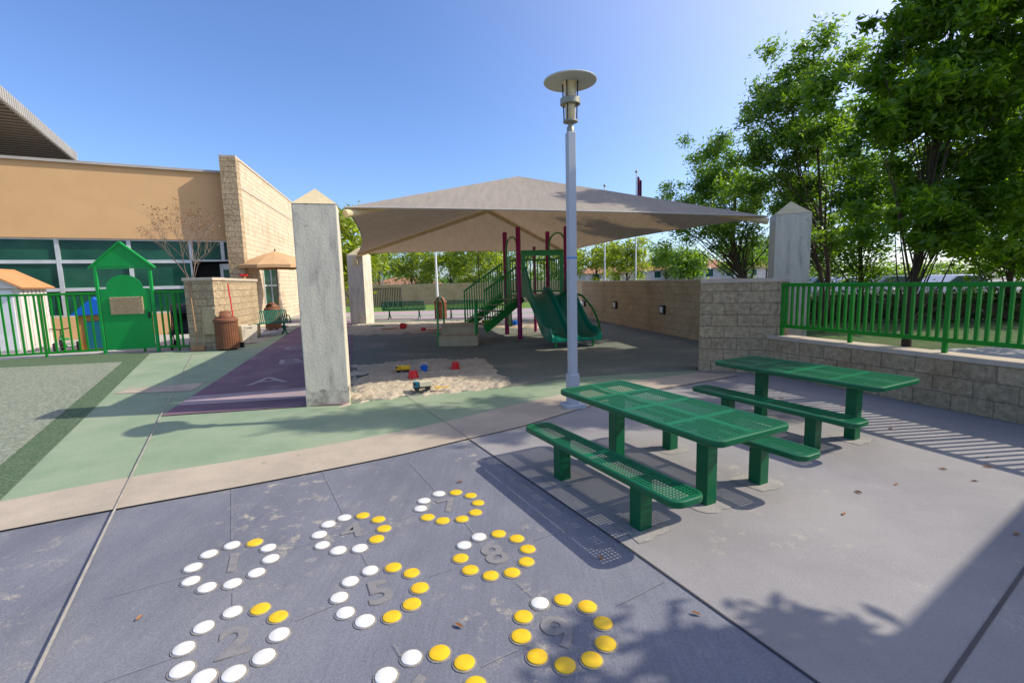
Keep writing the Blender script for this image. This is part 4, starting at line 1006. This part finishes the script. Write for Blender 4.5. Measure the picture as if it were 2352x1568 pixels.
def car(loc,rz,mat,label):
    t=thing('parked_car',label,'car',loc,rz,'cars parked beyond the trees')
    L=[(-2.2,0,.35),(2.2,0,.35),(2.25,0,.75),(1.9,0,.92),(1.0,0,.98),(.45,0,1.42),(-1.1,0,1.45),(-1.8,0,1.0),(-2.2,0,.9)]
    MB().extr([(x,-.85,z) for x,_,z in L],(0,1.7,0)).build('body',mat,t,bevel=.06)
    for s in(-1,1):
        MB().extr([(.85,s*.856,1.0),(.4,s*.856,1.36),(-1.05,s*.856,1.38),(-1.6,s*.856,1.02)],(0,s*.008,0)).build('side_window','glass',t)
    MB().extr([(1.03,-.7,1.0),(1.03,.7,1.0),(.5,.65,1.41),(.5,-.65,1.41)],(.02,0,.015)).build('windscreen','glass',t)
    for x in(-1.4,1.4):
        for y in(-.8,.8):
            mb=MB(); wheel(mb,(x,y,.33),.33,.2,'y'); w__=mb.build('wheel','tyre',t); mb=MB(); wheel(mb,(x,y*1.03,.33),.19,.18,'y'); mb.build('rim','mull',w__)
for px,Y,mm,l in((1955,31,'carw','white parked car seen through the trees, nearest the large tree'),(2050,33,'carr','dark parked car seen through the railing, middle one'),(2200,28,'carw','white parked car at the right end of the far row'),(1895,34,'carr','dark parked car at the left end of the far row')):
    p=V(px,680,Y); car((p.x,p.y,0.0),.1,mm,l)
az=math.radians(6.0); el=math.radians(38.3)
E1=G(2350,1155); E2=G(2020,1490); hB=4.0; S3=Vector((math.cos(az),math.sin(az),0))*(hB/math.tan(el))
u=(E2-E1).normalized(); n2=Vector((-u.y,u.x,0)); 
if n2.y>0: n2=-n2
a0=E1+S3-u*3.0; a1=E2+S3+u*.1
t=thing('building','low cream building beside the patio casting the corner shadow','building',a1,0)
MB().extr([a0+Vector((0,0,0)),a1,a1+n2*4,a0+n2*4],(0,0,hB-.2)).build('wall','stucco2',t,world=True)
MB().extr([a0+Vector((0,0,hB-.2)),a1+Vector((0,0,hB-.2)),a1+n2*4.1+Vector((0,0,hB-.2)),a0+n2*4.1+Vector((0,0,hB-.2))],(0,0,.2)).build('roof','fascia',t,world=True)
random.seed(2); lf=None
for i,(px,py) in enumerate(((2268,1073),(2058,1113),(1970,1131),(1938,1181),(2335,1227),(2268,1050),(1055,1438),(2045,985),(2165,1078),(1600,1410),(1935,935),(2240,1105),(1795,915),(1058,1107),(320,1420),(1380,1282))):
    p=G(px,py)
    if lf is None:
        vs=[(-.035,0,.003),(-.01,.013,.010),(.02,.011,.012),(.04,0,.006),(.02,-.011,.010),(-.01,-.013,.006),(.0,0,.0)]
        lf=MB().add(vs,[(0,1,6),(1,2,6),(2,3,6),(3,4,6),(4,5,6),(5,0,6)]).build('fallen_leaf','dry'); o=lf
    else: o=lf.copy(); COL.objects.link(o)
    o.location=p+Vector((0,0,.004)); o.rotation_euler.z=random.random()*6; s_=random.uniform(.6,1.0); o.scale=(s_,s_,s_)
    tag(o,'small dry brown leaf fallen on the grey patio paving','leaf','dry leaves fallen on the patio')
# ---------------------------------------------------------------- light
Sd=Vector((math.cos(el)*math.cos(az),math.cos(el)*math.sin(az),math.sin(el)))
sl_=bpy.data.lights.new('sun','SUN'); sl_.energy=5.0; sl_.angle=math.radians(.5); sl_.color=(1,.94,.82)
so=bpy.data.objects.new('sun',sl_); COL.objects.link(so); so.rotation_euler=Sd.to_track_quat('Z','Y').to_euler()
w=bpy.data.worlds.new('World'); sc.world=w; w.use_nodes=True; nt=w.node_tree
sk=nt.nodes.new('ShaderNodeTexSky'); sk.sky_type='NISHITA'; sk.sun_disc=False; sk.sun_elevation=el; sk.sun_rotation=math.radians(90)-az
sk.air_density=1.0; sk.dust_density=.8; sk.ozone_density=2.0
c=mixc(nt,1.,sk.outputs[0],(1.12,1.34,1.80),'MULTIPLY')
tc=nt.nodes.new('ShaderNodeTexCoord'); dp=nt.nodes.new('ShaderNodeVectorMath'); dp.operation='DOT_PRODUCT'
nt.links.new(tc.outputs['Generated'],dp.inputs[0]); dp.inputs[1].default_value=Sd
gl=math_n(nt,'POWER',math_n(nt,'MINIMUM',math_n(nt,'MAXIMUM',dp.outputs['Value'],0.0),.84),3.0)
gv=nt.nodes.new('ShaderNodeVectorMath'); gv.operation='SCALE'; gv.inputs[0].default_value=(10.,8.2,6.0); nt.links.new(gl,gv.inputs['Scale'])
c=mixc(nt,1.,c,gv.outputs[0],'ADD')
nt.links.new(c,nt.nodes['Background'].inputs[0]); nt.nodes['Background'].inputs[1].default_value=.122
sc.view_settings.view_transform='Standard'; sc.view_settings.look='None'; sc.view_settings.exposure=0
